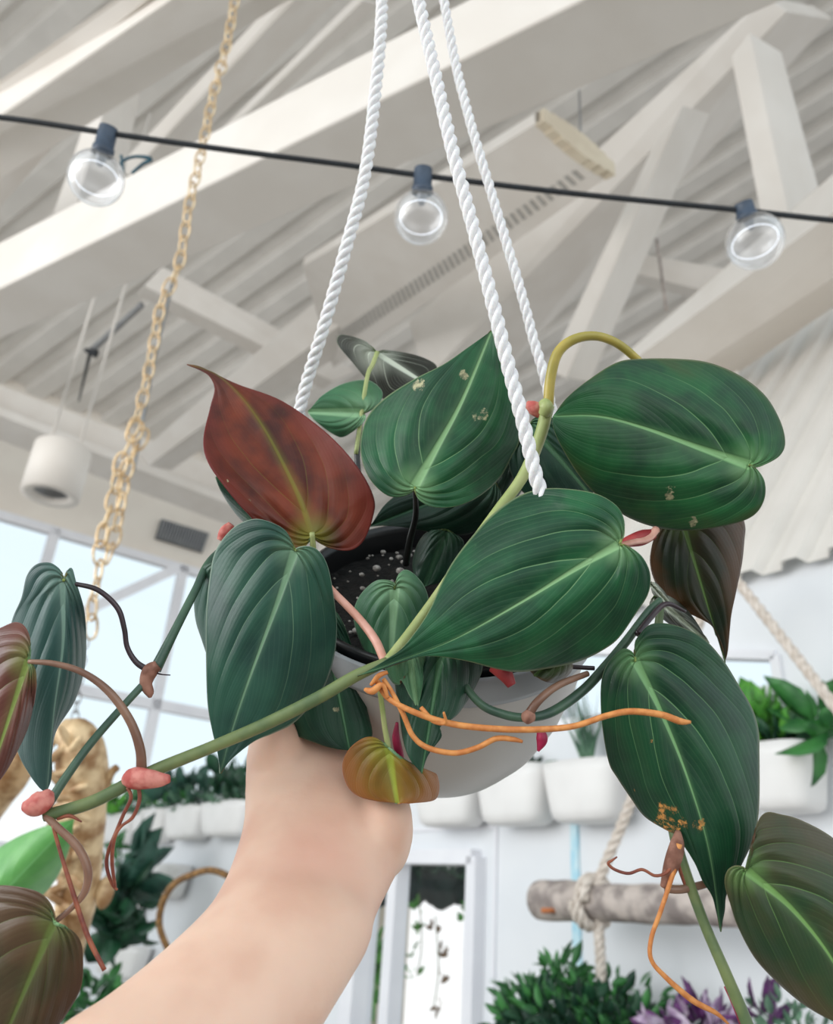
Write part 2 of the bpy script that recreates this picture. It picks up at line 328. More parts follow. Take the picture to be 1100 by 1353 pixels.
def leaf(parent, C, tip, A, B, dC, dT, dA=0, dB=0, m='green', mid=None, cup=.010, n=90, k=22, spots=(), label=None, lobe=.33, wave=.0012):
    """a cordate blade: margins A and B and the midrib run from the petiole point C to the tip"""
    C = np.array(C, float); tip = np.array(tip, float)
    sa = catmull(np.vstack([C, np.array(A, float), tip]), n); sb = catmull(np.vstack([C, np.array(B, float), tip]), n)
    mp = catmull(np.vstack([C]+([np.array(mid, float)] if mid is not None else [])+[tip]), 200)
    a = np.linspace(0, 1, n); s = np.clip((a-lobe)/(1-lobe), 0, 1)**1.3
    mi = np.stack([np.interp(s, np.linspace(0, 1, 200), mp[:, j]) for j in (0, 1)], 1)
    Lm = np.linalg.norm(tip-C)+1e-6; ax = (tip-C)/Lm
    maxw = max(np.linalg.norm(sa-mi, axis=1).max(), np.linalg.norm(sb-mi, axis=1).max())
    V = []; UV = []; MD = []; SC = []; SP = []; idx = {}
    ph = random.random()*6
    for side, (sd, dd) in enumerate(((sa, dA), (sb, dB))):
        for i in range(n):
            for j in range(k+1):
                if side == 1 and j == 0: idx[(1, i, 0)] = idx[(0, i, 0)]; continue
                t = (j/k); p = mi[i]*(1-t)+sd[i]*t
                wd = np.linalg.norm(p-mi[i])/maxw
                pr = np.clip((p-C).dot(ax)/Lm, -.4, 1.05)
                d = dC+(dT-dC)*(pr if pr > 0 else pr*.6)
                d += dd*wd + cup*(wd**2)*1.3 - cup*.55*math.sin(math.pi*min(wd*1.0, 1))
                d += wave*math.sin(ph+a[i]*15+side*2)*t*t
                ap = a[i]-.26*t*t-.22*t; fr = (ap*5.6) % 1
                d -= .0013*abs(math.cos(math.pi*fr))*min(1, t*3)*(1-t)*1.6*(1 if ap < .44 else max(0, 1-(ap-.44)/.18))
                idx[(side, i, j)] = len(V); V.append(P(p[0], p[1], d)); UV.append((a[i], t)); MD.append(np.linalg.norm(p-mi[i])/100); SC.append(np.linalg.norm(p-C)/100)
                SP.append(max([0]+[max(0, 1-math.hypot(p[0]-sx, p[1]-sy)/sr)**.5 for sx, sy, sr in spots]))
    Fc = []
    for side in (0, 1):
        for i in range(n-1):
            for j in range(k):
                q = [idx[(side, i, j)], idx[(side, i, j+1)], idx[(side, i+1, j+1)], idx[(side, i+1, j)]]
                Fc.append(q if side == 0 else q[::-1])
    # front faces look at the viewer's side
    V = np.array(V); f0 = Fc[len(Fc)//4]; nn = np.cross(V[f0[1]]-V[f0[0]], V[f0[3]]-V[f0[0]])
    if nn.dot(CAM-V[f0[0]]) < 0: Fc = [f[::-1] for f in Fc]
    o = obj('leaf', V, Fc, [LM[m], LM[UNDER[m]]], parent); me = o.data
    uvl = me.uv_layers.new(name='leaf'); li = np.zeros(len(me.loops), int); me.loops.foreach_get('vertex_index', li)
    uvl.data.foreach_set('uv', np.array(UV)[li].ravel())
    for nm, ar in (('md', MD), ('sc', SC), ('spot', SP)):
        at = me.attributes.new(nm, 'FLOAT', 'POINT'); at.data.foreach_set('value', np.array(ar, float))
    mod(o, 'SOLIDIFY', thickness=.0006, offset=-1, material_offset=1)
    if label: o['label'] = label
    return o
def pt(parent, name, pts, m, label=None, k=10):
    V, Fc = ptube(pts, k); o = obj(name, V, Fc, M[m], parent)
    if label: o['label'] = label
    return o

# ------------------------------------------------------------------ the building
dD = np.array([-.588, .809, 0.]); nD = np.array([-.809, -.588, 0.])       # planter wall: direction and normal
dL = np.array([.809, .588, 0.]); nL = np.array([.588, -.809, 0.])         # window wall
pD = P(680, 1050, 3.4); pL = P(150, 800, 9.5)
def onD(px, py, off=0.): return onplane(px, py, pD+nD*off, nD)
def onL(px, py, off=0.): return onplane(px, py, pL+nL*off, nL)
UP = np.array([0, 0, 1.])
def wall_strips(name, on, n, strips, th=.12, m='white_wall'):
    """strips: four wall points each, lower-left, lower-right, upper-right, upper-left"""
    mb = MB()
    for q in strips:
        q = [np.array(v) for v in q]; b = [v-n*th for v in q]
        mb.add(q+b, [[0, 1, 2, 3], [7, 6, 5, 4], [0, 4, 5, 1], [1, 5, 6, 2], [2, 6, 7, 3], [3, 7, 4, 0]])
    return mb.build(name, M[m], smooth=False, kind='structure')
def vquad(on, x0, x1, zl, zh, yref=1100):
    a, b = on(x0, yref), on(x1, yref)
    zl = zl if isinstance(zl, tuple) else (zl, zl); zh = zh if isinstance(zh, tuple) else (zh, zh)
    return [np.array([a[0], a[1], zl[0]]), np.array([b[0], b[1], zl[1]]), np.array([b[0], b[1], zh[1]]), np.array([a[0], a[1], zh[0]])]
zTopD = onD(1045, 728)[2]; zPart = onD(330, 1046)[2]; zDoor = onD(600, 1133)[2]
zW0, zW1 = onD(760, 955)[2], onD(1055, 907)[2]; zW = (zW0+zW1)/2
zT0, zT1 = onD(760, 852)[2], onD(1050, 862)[2]
def dx(px): return px
strips = [vquad(onD, 120, 430, 0, zPart), vquad(onD, 430, 480, 0, zTopD), vquad(onD, 480, 634, zDoor, zTopD), vquad(onD, 634, 738, 0, zTopD),
          vquad(onD, 738, 1058, 0, zW), vquad(onD, 738, 1058, (zT0, zT1), zTopD), vquad(onD, 1058, 1400, 0, zTopD)]
wall_strips('wall_right', onD, nD, strips)
# floor
g = 30.0
fa = pD*np.array([1, 1, 0]); obj('floor', [fa-dD*9-dL*14, fa-dD*9+dL*.1, fa+dD*9.6+dL*.1, fa+dD*9.6-dL*14], [[0, 1, 2, 3]], M['floor'], smooth=False, kind='structure')

# window wall on the left
zLw = onL(130, 716)[2]; zEave = onL(0, 548)[2]
aL, bL = onL(-500, 800), onL(436, 800)
def lq(p, q, z0, z1): return [np.array([p[0], p[1], z0]), np.array([q[0], q[1], z0]), np.array([q[0], q[1], z1]), np.array([p[0], p[1], z1])]
wall_strips('wall_left', onL, nL, [lq(aL, bL, 0, .9), lq(aL, bL, zLw, zEave+1.2)], .25, 'warm_wall')
def on_wall_bar(p, q, hw, n, dep=.05):
    p, q = np.array(p), np.array(q); d = unit(q-p); s = np.cross(d, n)
    return box_geo((p+q)/2, (q-p)/2, s*hw, n*dep)
vx = [onL(x, y) for x, y in ((66, 725), (238, 770))]
step = (vx[1]-vx[0]).dot(dL)
zmid = onL(105, 912)[2]
kx = 1
for k_ in range(-3, 2):
    c0 = vx[0]+dL*step*k_; c1 = c0+dL*step
    f = MB(); a0 = np.array([c0[0], c0[1], .9]); a1 = np.array([c0[0], c0[1], zLw]); b0 = np.array([c1[0], c1[1], .9]); b1 = np.array([c1[0], c1[1], zLw])
    f.add(*on_wall_bar(a0, a1, .055, nL)); f.add(*on_wall_bar(a1-UP*.03, b1-UP*.03, .05, nL)); f.add(*on_wall_bar(a0+UP*.03, b0+UP*.03, .05, nL))
    zz = zmid
    while zz > 1.2:
        f.add(*on_wall_bar([c0[0], c0[1], zz], [c1[0], c1[1], zz], .06, nL)); zz -= (zLw-zmid)*.95
    fo = f.build('window_%d' % kx, M['frame'], smooth=False, kind='structure')
    pb = MB(); pb.add([a0-nL*.02, b0-nL*.02, b1-nL*.02, a1-nL*.02], [[0, 1, 2, 3]]); pb.build('pane', M['pane'], fo, False); kx += 1
b = MB(); b.add(*on_wall_bar(P(60, 832, 7.6), P(236, 750, 8.6), .055, unit(CAM-P(150, 790, 8)), .04)); tag(b.build('diagonal_brace', M['frame'], smooth=False), 'slanting pale brace bar crossing the upper window panes on the left', 'brace')
# band window in the planter wall
wf = MB(); q = [np.array(v) for v in (strips[4][3], strips[4][2], strips[5][1], strips[5][0])]
for i in range(4): wf.add(*on_wall_bar(q[i], q[(i+1) % 4], .016, nD, .02))
wo = wf.build('window_%d' % kx, M['frame'], smooth=False, kind='structure'); kx += 1
pb = MB(); pb.add([v-nD*.05 for v in q], [[0, 1, 2, 3]]); pb.build('pane', M['pane'], wo, False)

# glazed door
dz = zDoor
dl, dr = onD(480, 1200), onD(634, 1200); dm = onD(524, 1200)
fr = MB()
def V3(p, z): return np.array([p[0], p[1], z])
fr.add(*on_wall_bar(V3(dl, 0), V3(dl, dz), .05, nD, .06)); fr.add(*on_wall_bar(V3(dr, 0), V3(dr, dz), .03, nD, .06)); fr.add(*on_wall_bar(V3(dl, dz), V3(dr, dz), .03, nD, .06))
fr.add(*on_wall_bar(V3(dm, 0), V3(dm, dz), .035, nD, .04)); fr.add(*on_wall_bar(V3(dl, .2), V3(dr, .2), .2, nD, .03))
do = fr.build('door_1', M['frame'], smooth=False, kind='structure')
pb = MB(); pb.add([V3(dl, .4)-nD*.03, V3(dr, .4)-nD*.03, V3(dr, dz)-nD*.03, V3(dl, dz)-nD*.03], [[0, 1, 2, 3]]); pb.build('pane', M['pane'], do, False)
tm = MB(); p_ = onD(655, 1200); tm.add(*on_wall_bar(V3(p_, 0), V3(p_, zDoor+.12), .008, nD, .012)); p2 = onD(470, 1200); tm.add(*on_wall_bar(V3(p2, zDoor+.12), V3(p_, zDoor+.12), .008, nD, .012))
tm.build('trim_1', M['frame'], smooth=False, kind='structure')
st = MB(); a, b2 = onD(760, 1085), onD(760, 1300); st.add(*on_wall_bar(V3(a, b2[2]-.6), V3(a, a[2]+.1), .018, nD, .012))
tag(st.build('light_strip', M['strip_blue'], smooth=False), 'pale blue vertical strip running down the white wall behind the log', 'strip')

# corrugated roof decks
def deck(name, p0, E, Fd, e0, e1, f0, f1, pitch, dep):
    E = unit(E); Fd = unit(Fd); n = unit(np.cross(E, Fd)); n = n if n[2] > 0 else -n
    prof = []; x = e0
    while x < e1:
        for dx_, h in ((0, 0), (.42, 0), (.55, 1), (.87, 1)): prof.append((x+dx_*pitch, h*dep))
        x += pitch
    V = []; Fc = []
    for x, h in prof:
        for ff in (f0, f1): V.append(p0+E*x+Fd*ff+n*h)
    for i in range(len(prof)-1): Fc.append([2*i, 2*i+2, 2*i+3, 2*i+1])
    o = obj(name, V, Fc, M['deck'], smooth=False, kind='structure'); mod(o, 'SOLIDIFY', thickness=.004, offset=0); return o
pe = onL(90, 540); F1 = np.array([.803, -.464, .375])
deck('ceiling', pe, dL, F1, -12, 9.5, -2.2, 17, .46, .09)
pe2 = onD(1045, 726)
F2 = unit(P(1160, 400, 4.1)-P(1000, 700, 3.3))
deck('ceiling', pe2, dD, F2, -1.6, 2.2, -.1, 1.9, .16, .035)

# ------------------------------------------------------------------ roof timbers
def beam(name, label, A, B, C, d0, d1, offA=(0, 0), offC=(.25, .25), solve=True, m='white_beam', cat='beam'):
    """three visible edges (two pixel ends each) of a square timber; B is the edge shared by both visible faces"""
    b0, b1 = P(*B[0], d0), P(*B[1], d1); bd = unit(b1-b0)
    def face(px, n, fb):
        r = ray(*px); t = (b0-CAM).dot(n)/r.dot(n) if abs(r.dot(n)) > 1e-4 else -1
        return t if .72*fb < t < 1.45*fb else None
    nv = unit(np.cross(bd, UP)); nh = unit(np.cross(nv, bd))
    out = []
    for e, dd in ((0, d0), (1, d1)):
        ta = face(A[e], nv, dd) if solve else None; tcc = face(C[e], nh, dd) if solve else None
        out.append((ta if ta else dd+offA[e], tcc if tcc else dd+offC[e]))
    a0, a1 = P(*A[0], out[0][0]), P(*A[1], out[1][0]); c0, c1 = P(*C[0], out[0][1]), P(*C[1], out[1][1])
    # timbers that leave the picture run on beyond it
    off_ = lambda p: p[0] < 0 or p[0] > 1100 or p[1] < 0
    run = 1.6 if d0 > 3.7 or d1 > 3.7 else .5
    if off_(B[0]): a0, b0, c0 = a0+unit(a0-a1)*run, b0+unit(b0-b1)*run, c0+unit(c0-c1)*run
    if off_(B[1]): a1, b1, c1 = a1+unit(a1-a0)*run, b1+unit(b1-b0)*run, c1+unit(c1-c0)*run
    e0, e1 = a0+c0-b0, a1+c1-b1
    o = obj(name, [a0, b0, c0, e0, a1, b1, c1, e1], [[0, 1, 5, 4], [1, 2, 6, 5], [2, 3, 7, 6], [3, 0, 4, 7], [3, 2, 1, 0], [4, 5, 6, 7]], M[m], smooth=False)
    bm = bmesh.new(); bm.from_mesh(o.data); bmesh.ops.recalc_face_normals(bm, faces=bm.faces); bm.to_mesh(o.data); bm.free()
    mod(o, 'BEVEL', width=.008, segments=2); return tag(o, label, cat)
def zdepth(px, py, z): r = ray(px, py); return (z-CAM[2])/r[2]
zb = 4.1
beam('roof_beam', 'widest white beam crossing the ceiling from the left edge behind the middle bulb', [(-60, 351), (680, -33)], [(-60, 410), (870, -52)], [(-60, 474), (1120, -36)], zdepth(-60, 410, zb), zdepth(870, -52, zb))
beam('roof_beam', 'white beam cutting the top left corner above the left bulb', [(-60, 147), (260, -78)], [(-60, 193), (340, -75)], [(-60, 275), (500, -72)], 3.6, 3.0, offC=(.3, .3), solve=False)
beam('roof_beam', 'white beam at right edge rising from behind the largest right leaf', [(700, 575), (1200, 142)], [(760, 588), (1200, 245)], [(800, 615), (1200, 338)], 4.2, 3.0, offA=(0, 0), offC=(.35, .3), solve=False)
beam('roof_strut', 'white strut leaning right above the right bulb', [(965, 75), (1005, 290)], [(990, 42), (1042, 285)], [(1032, 68), (1082, 250)], 3.9, 3.9, offA=(.03, .03), offC=(.2, .2), solve=False, cat='strut')
beam('roof_strut', 'white strut slanting down between the middle and right bulbs', [(868, 180), (722, 490)], [(902, 138), (748, 500)], [(938, 150), (780, 505)], 4.4, 4.6, offA=(.03, .03), offC=(.25, .25), solve=False, cat='strut')
beam('roof_beam', 'sloping white beam passing behind the beige end of the ceiling fixture', [(1010, -5), (540, 425)], [(1040, 15), (560, 505)], [(1100, 25), (660, 500)], 4.9, 6.2, offA=(.0, .0), offC=(.4, .4), solve=False)
beam('roof_strut', 'short white strut directly behind the left bulb', [(141, 76), (66, 292)], [(163, 58), (98, 282)], [(192, 85), (160, 262)], 4.2, 4.3, offA=(.03, .03), offC=(.25, .25), solve=False, cat='strut')
beam('roof_strut', 'white strut leaving the left edge of the picture above the big beam', [(52, 125), (-60, 235)], [(84, 110), (-60, 282)], [(112, 145), (-60, 345)], 4.2, 4.3, offA=(.03, .03), offC=(.25, .25), solve=False, cat='strut')
beam('roof_beam', 'narrow white beam crossing behind the gold chain near the top', [(400, -40), (150, 226)], [(428, -42), (172, 232)], [(485, -40), (215, 232)], 4.6, 5.0, offC=(.3, .3), solve=False)
beam('roof_beam', 'slim white rail just left of the left cord', [(470, -5), (290, 172)], [(480, 0), (298, 178)], [(500, 5), (315, 182)], 5.2, 5.4, offC=(.1, .1), solve=False)
beam('roof_beam', 'white cross beam below the big beam between chain and left cord', [(215, 352), (470, 490)], [(190, 378), (440, 505)], [(180, 390), (425, 515)], 6.8, 7.4, offA=(0, 0), offC=(.2, .2), solve=False)
beam('roof_beam', 'long pale beam rising diagonally behind the left cord', [(183, 598), (470, 352)], [(196, 616), (500, 392)], [(226, 622), (520, 420)], 7.4, 5.8, offC=(.3, .3), solve=False)
beam('roof_beam', 'pale ledge beam under the deck ends at far left', [(-60, 486), (420, 668)], [(-60, 515), (420, 700)], [(-60, 522), (420, 706)], 7.6, 9.0, offC=(.15, .15), solve=False)
beam('roof_beam', 'white tray rail along the window wall above the grey vent', [(-60, 514), (420, 700)], [(-60, 526), (420, 712)], [(-60, 560), (420, 738)], 7.3, 8.6, offC=(.25, .25), solve=False)
beam('roof_beam', 'pale cross beam right of the largest leaf at the right edge', [(940, 580), (1180, 592)], [(940, 600), (1180, 615)], [(930, 612), (1180, 622)], 4.4, 4.0, offC=(.15, .15), solve=False)
beam('roof_beam', 'pale beam in the gap left of the right bulb', [(845, 335), (1000, 362)], [(838, 362), (975, 395)], [(825, 372), (960, 405)], 6.4, 6.2, offC=(.2, .2), solve=False)
beam('roof_beam', 'thin pale beam fanning out at the right edge under the big one', [(985, 500), (1200, 330)], [(1005, 515), (1200, 372)], [(1040, 540), (1200, 440)], 4.6, 3.9, offC=(.3, .3), solve=False)
beam('roof_beam', 'white leaning beam at the right edge beside the cylinder pendant', [(1050, 755), (1200, 600)], [(1058, 785), (1200, 660)], [(1085, 790), (1200, 740)], 3.6, 3.2, offC=(.2, .2), solve=False)

# ------------------------------------------------------------------ fixtures
def prism_thing():
    r = thing('ceiling_fixture', P(660, 320, 4.5), 'long slotted white ceiling fixture with a beige end behind the cords', 'ceiling fixture')
    a0, a1 = P(713, 160, 3.9), P(400, 352, 5.6); b0 = P(806, 232, 4.0)
    b1 = onplane(440, 486, a0, np.cross(a1-a0, b0-a0))
    u = np.array([0, 0, .08]); mb = MB()
    mb.add([a0, b0, b1, a1, a0+u, b0+u, b1+u, a1+u], [[0, 1, 2, 3], [7, 6, 5, 4], [0, 4, 5, 1], [1, 5, 6, 2], [2, 6, 7, 3], [3, 7, 4, 0]]); o = mb.build('housing', M['white_beam'], r, False)
    sl = MB(); n_ = unit(np.cross(b0-a0, a1-a0)); n_ = n_ if n_.dot(CAM-a0) > 0 else -n_
    for i in range(48):
        t = .04+i*.019; p = (b0*.7+a0*.3)*(1-t)+(b1*.7+a1*.3)*t; q = (b0*.84+a0*.16)*(1-t)+(b1*.84+a1*.16)*t
        sl.add(*box_geo((p+q)/2+n_*.003, (q-p)/2, unit(a1-a0)*.011, n_*.003))
    sl.build('slots', M['slot'], r, False)
    cp = MB(); pts = []
    for t in np.linspace(0, 1, 9):
        c = a0*(1-t)+b0*t; pts.append((c, .05+.05*math.sin(math.pi*t)))
    o_ = unit(a0-a1)
    for (c, h), (c2, h2) in zip(pts[:-1], pts[1:]):
        cp.add(*box_geo((c+c2)/2+UP*.03, (c2-c)/2, o_*.03, UP*(h+h2)/2.6))
    cp.build('end_cap', M['beige'], r, False)
    wr = MB(); wr.add(*tube_geo(np.array([P(767, 188, 3.95), P(765, 120, 4.3)]), .006, 6)); wr.build('hanging_wire', M['grey_metal'], r)
prism_thing()
def pendant(px, py, wpx, d, label, tilt=0):
    c = P(px, py, d); r_ = wpx*d/F/2; h = r_*1.9
    r = thing('pendant_light', c, label, 'pendant lamp', 'cylinder pendant lamps')
    V, Fc = lathe_geo(c, UP, [(r_*.62, .03), (r_*.66, 0), (r_, 0), (r_, h), (r_*.94, h+.01), (.01, h+.012)]); obj('shade', V, Fc, M['white_beam'], r)
    V, Fc = lathe_geo(c, UP, [(.001, .05), (r_*.6, .05), (r_*.64, .02)]); obj('reflector', V, Fc, M['grey_metal'], r)
    mb = MB()
    for s in (-.5, .5): mb.add(*tube_geo(np.array([c+UP*h+dL*r_*s, c+UP*(h+(2.6 if px < 500 else 1.0))+dL*r_*s]), .008, 6))
    mb.build('hanging_rod', M['white_beam'], r)
pendant(66, 655, 74, 4.2, 'white cylinder pendant lamp hanging at left above the windows')
pendant(1028, 836, 62, 3.0, 'white cylinder pendant lamp at right above the band window')
# vent grille on the window wall
vr = thing('vent_grille', onL(240, 708, .02), 'dark grey slatted vent grille on the wall band above the left windows', 'vent')
q = [onL(212, 687, .01), onL(275, 706, .01), onL(266, 731, .01), onL(204, 712, .01)]
mb = MB(); mb.add([*q, *[v+nL*.03 for v in q]], [[0, 1, 2, 3], [7, 6, 5, 4], [0, 4, 5, 1], [1, 5, 6, 2], [2, 6, 7, 3], [3, 7, 4, 0]]); mb.build('backing', M['vent_dark'], vr, False)
mb = MB()
for i in range(17):
    t = (i+.5)/17; a = q[0]*(1-t)+q[1]*t; b = q[3]*(1-t)+q[2]*t; mb.add(*box_geo((a+b)/2+nL*.045, (b-a)/2, unit(q[1]-q[0])*.009, nL*.015))
mb.build('slats', M['grey_metal'], vr, False)
tr = thing('track_spotlight', P(118, 466, 6), 'small dark spotlight on a slanting arm below the big beam at left', 'spotlight')
mb = MB(); mb.add(*ptube([(188, 402, 6, 9), (122, 462, 6.2, 9)], 6)); mb.build('arm', M['grey_metal'], tr)
mb = MB(); mb.add(*ptube([(112, 462, 6.1, 5), (128, 468, 6.1, 12)], 8)); mb.add(*ptube([(119, 466, 6.1, 5), (104, 530, 6.6, 2)], 6)); mb.build('head', M['black_cable'], tr)
tag(obj('suspension_cable', *ptube([(233, 352, 3.0, 5), (205, 470, 2.8, 5), (176, 622, 2.6, 5)], 6), M['grey_metal']), 'thin straight grey cable running down beside the gold chain', 'cable')
tag(obj('hanging_wire', *ptube([(867, 315, 5, 4), (880, 410, 4.8, 4)], 6), M['bark']), 'thin brownish wire dangling in the gap left of the right bulb', 'wire')

# string lights
sl = thing('string_lights', P(556, 232, 1.25), 'string of three clear globe bulbs on a black cable across the ceiling', 'string lights')
cab = [(-420, 112), (-200, 135), (0, 155), (143, 176), (300, 198), (450, 217), (558, 232), (760, 256), (980, 278), (1100, 291), (1300, 308), (1500, 320)]
obj('cable', *ptube([(x, y, 1.25, 7.5) for x, y in cab], 8, 90), M['black_cable'], sl)
for i, (sx, sy, bx, by, br) in enumerate(((144, 172, 127, 235, 36), (559, 226, 556, 287, 35.5), (981, 272, 997, 319, 37))):
    a = P(sx, sy-4, 1.25); c = P(bx, by, 1.25); dn = unit(c-a); r = br*1.25/F
    hs = np.linalg.norm(c-a)-r*.88
    V, Fc = lathe_geo(a, dn, [(.001, 0), (.0135, 0), (.0145, .003), (.0145, hs*.72), (.0165, hs*.74), (.0165, hs), (.012, hs+.001)], 28); so = obj('socket', V, Fc, M['socket'], sl)
    prof = [(.0125, -r*1.02), (.0135, -r*.95)]+[(r*math.sin(t), -r*math.cos(t)) for t in np.linspace(.42, math.pi-.001, 22)]
    V, Fc = lathe_geo(c, dn, prof, 48); bo = obj('bulb', V, Fc, M['bulb'], sl); bo['label'] = 'clear globe bulb'
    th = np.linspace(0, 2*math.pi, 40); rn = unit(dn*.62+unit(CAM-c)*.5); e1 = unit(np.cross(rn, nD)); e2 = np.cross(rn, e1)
    V, Fc = tube_geo(np.array([c+dn*r*.02+(math.cos(t)*e1+math.sin(t)*e2)*r*.78 for t in th]), .0006, 6); obj('filament', V, Fc, M['filament'], bo)  # reflection in the globe built as a glowing ring, tilted toward the camera
    V, Fc = lathe_geo(c, dn, [(.010, -r*1.0), (.008, -r*.75), (.0045, -r*.45), (.001, -r*.42)], 16); obj('bulb_base', V, Fc, M['grey_metal'], bo)
tag(obj('wire_loop', *ptube([(160, 205, 1.6, 4), (163, 230, 1.6, 4), (160, 215, 1.6, 4), (178, 207, 1.6, 4), (200, 210, 1.6, 5), (188, 217, 1.6, 4), (174, 229, 1.6, 4)], 6), M['teal']), 'small looped teal wire beside the left bulb', 'wire')

# gold chain
def link_mesh(name, L, Wd, th):
    n = 24; C = []
    for i in range(n):
        t = 2*math.pi*i/n; C.append([math.copysign(abs(math.cos(t))**.8, math.cos(t))*Wd, 0, math.sin(t)*L])
    C = np.array(C+[C[0]]); V, Fc = tube_geo(C, th, 8, False); return V, Fc
lv, lf = link_mesh('link', .024, .0135, .0026)
def chain(pts, label, scale=1.0, m='gold', cat='chain'):
    q = np.array([P(*p) for p in pts]); c = catmull(q, 400); L = np.concatenate([[0], np.cumsum(np.linalg.norm(np.diff(c, axis=0), axis=1))])
    root = thing('hanging_chain', c[-1], label, cat); me = None; s = .0; i = 0; stp = .036*scale
    while s < L[-1]:
        p = np.array([np.interp(s, L, c[:, j]) for j in range(3)]); p2 = np.array([np.interp(s+.01, L, c[:, j]) for j in range(3)]); d = unit(p2-p) if s+.01 < L[-1] else d
        if me is None:
            o = obj('link', np.array(lv)*scale+ORIG[root.name], lf, M[m], root); me = o.data
        else: o = bpy.data.objects.new('link', me); COL.objects.link(o); o.parent = root
        o.rotation_mode = 'QUATERNION'; o.rotation_quaternion = Vector(d).to_track_quat('Z', 'Y') @ __import__('mathutils').Quaternion((0, 0, 1), (i % 2)*math.pi/2+.5)
        o.location = Vector(p-ORIG[root.name]); s += stp; i += 1
    return root
cd_ = 2.0
chain([(315, -25, 2.2), (298, 65, 2.15), (283, 120, 2.1), (265, 205, 2.05), (250, 270, 2.0), (236, 350, 2.0), (214, 400, 2.0), (204, 450, 2.0), (190, 520, 2.0), (172, 580, 2.0)], 'long gold chain running down the left side from the top edge')
chain([(178, 570, 2.0), (160, 610, 1.98), (150, 660, 1.97), (135, 705, 1.95), (130, 760, 1.93), (122, 800, 1.9), (120, 850, 1.9)], 'thick gold chain bundle in front of the left windows, left strand', 1.25)
chain([(186, 580, 2.02), (166, 625, 2.02), (158, 680, 2.0), (148, 720, 2.0), (140, 745, 2.0)], 'thick gold chain bundle in front of the left windows, right strand', 1.2)
chain([(112, 850, 1.85), (105, 900, 1.8), (98, 960, 1.75)], 'thin silvery chain above the gilded frame at lower left', .6, 'grey_metal')

# gilded carved frame, lower left
gf = thing('gilded_frame', P(85, 1240, 1.5), 'carved gilded frame hanging behind the lower left leaves', 'ornament')
def lump(geo, amp, seed, keep=None):
    V, Fc = geo; V = np.array(V); r = np.random.default_rng(seed); ph = r.random((8, 3))*6; fr_ = r.normal(size=(8, 3))*42
    off = sum(np.sin(V @ fr_[i])[:, None]*unit(np.array(fr_[i])) for i in range(8)); return V+off*amp/2.5, Fc
for i, (pts, fl) in enumerate(([[(75, 960, 1.5, 26), (104, 985, 1.5, 62), (108, 1060, 1.5, 62), (106, 1150, 1.5, 54), (92, 1235, 1.5, 46), (78, 1300, 1.5, 42)], 1], [[(85, 965, 1.55, 14), (40, 990, 1.55, 44), (8, 1030, 1.56, 50), (-30, 1090, 1.6, 46), (-50, 1180, 1.6, 44)], 1], [[(132, 1050, 1.5, 18), (148, 1022, 1.5, 12), (158, 1012, 1.5, 10)], 1])):
    obj('moulding', *lump(ptube(pts, 14, 50), .0035, i), M['gilt'], gf)
for i in range(26):
    t = i/25; x = 88+14*math.sin(i*2.3)+(-10 if t > .7 else 0); y = 975+t*280
    c = P(x, y, 1.46); a_ = random.random()*6; ax = unit(R @ np.array([math.cos(a_), math.sin(a_), .3])); u_ = unit(np.cross(ax, R @ np.array([0, 0, 1.])))
    V, Fc = ell_geo(c, (.030, .008, .007), np.array([ax, u_, np.cross(ax, u_)]), 10, 8); obj('carved_leaf', V, Fc, M['gilt'], gf)
V, Fc = lump(ell_geo(P(138, 1180, 1.5), (.016, .014, .024), None, 16, 12), .006, 9); obj('finial', V, Fc, M['gilt'], gf)

# ------------------------------------------------------------------ planters on the wall
def planter(x0, x1, yt, yb, label, off=.1, on=None, n=None, dr_=None, name='wall_planter'):
    on = on or onD; n = nD if n is None else n; dr_ = dD if dr_ is None else dr_
    a, b = on(x0, yb, off), on(x1, yb, off); c = (a+b)/2; wd = abs((b-a).dot(dr_)); zt = on((x0+x1)/2, yt, off)[2]; z0 = c[2]; H = zt-z0
    V = []; Fc = []; k = 40
    pf = [(.0, .0), (.45, .0), (.62, .015), (.74, .07), (.80, .2), (.87, .5), (.93, .8), (.96, 1), (.92, 1), (.9, .9), (.0, .88)]
    for s_, h in pf:
        for j in range(k):
            t = 2*math.pi*j/k; ct, st_ = math.cos(t), math.sin(t); e = .6
            V.append(c+dr_*(wd/2)*s_*math.copysign(abs(ct)**e, ct)+n*(.11*s_*math.copysign(abs(st_)**e, st_))+UP*(h*H))
    for i in range(len(pf)-1):
        for j in range(k): Fc.append([i*k+j, i*k+(j+1) % k, (i+1)*k+(j+1) % k, (i+1)*k+j])
    r = thing(name, c, label, 'planter', 'white wall planters'); obj('pot', V, Fc, M['wallpot'], r)
    return r, c+UP*H, wd
def leaves_geo(cen, rad, n, size, elong=2.2, up=.5, droop=0):
    """a crown of n small leaf blades around cen"""
    mb = MB()
    for i in range(n):
        v = rng.normal(size=3); v = v/np.linalg.norm(v)*(rng.random()**.45); p = np.array(cen)+v*np.array(rad)
        d = unit(v*np.array([1, 1, .7])+np.array([0, 0, up-droop])+rng.normal(size=3)*.45); s = unit(np.cross(d, rng.normal(size=3))); nn = np.cross(d, s)
        L = size*(.6+.8*rng.random()); W_ = L/elong
        rows = []
        for t, w_ in ((0, .06), (.25, .8), (.5, 1), (.75, .72), (1, .04)):
            q = p+d*L*t-nn*L*.18*t*t; rows += [q-s*W_/2*w_+nn*W_*.15*w_, q, q+s*W_/2*w_+nn*W_*.15*w_]
        mb.add(rows, [[3*k_+a, 3*k_+a+1, 3*k_+a+4, 3*k_+a+3] for k_ in range(4) for a in (0, 1)])
    return mb
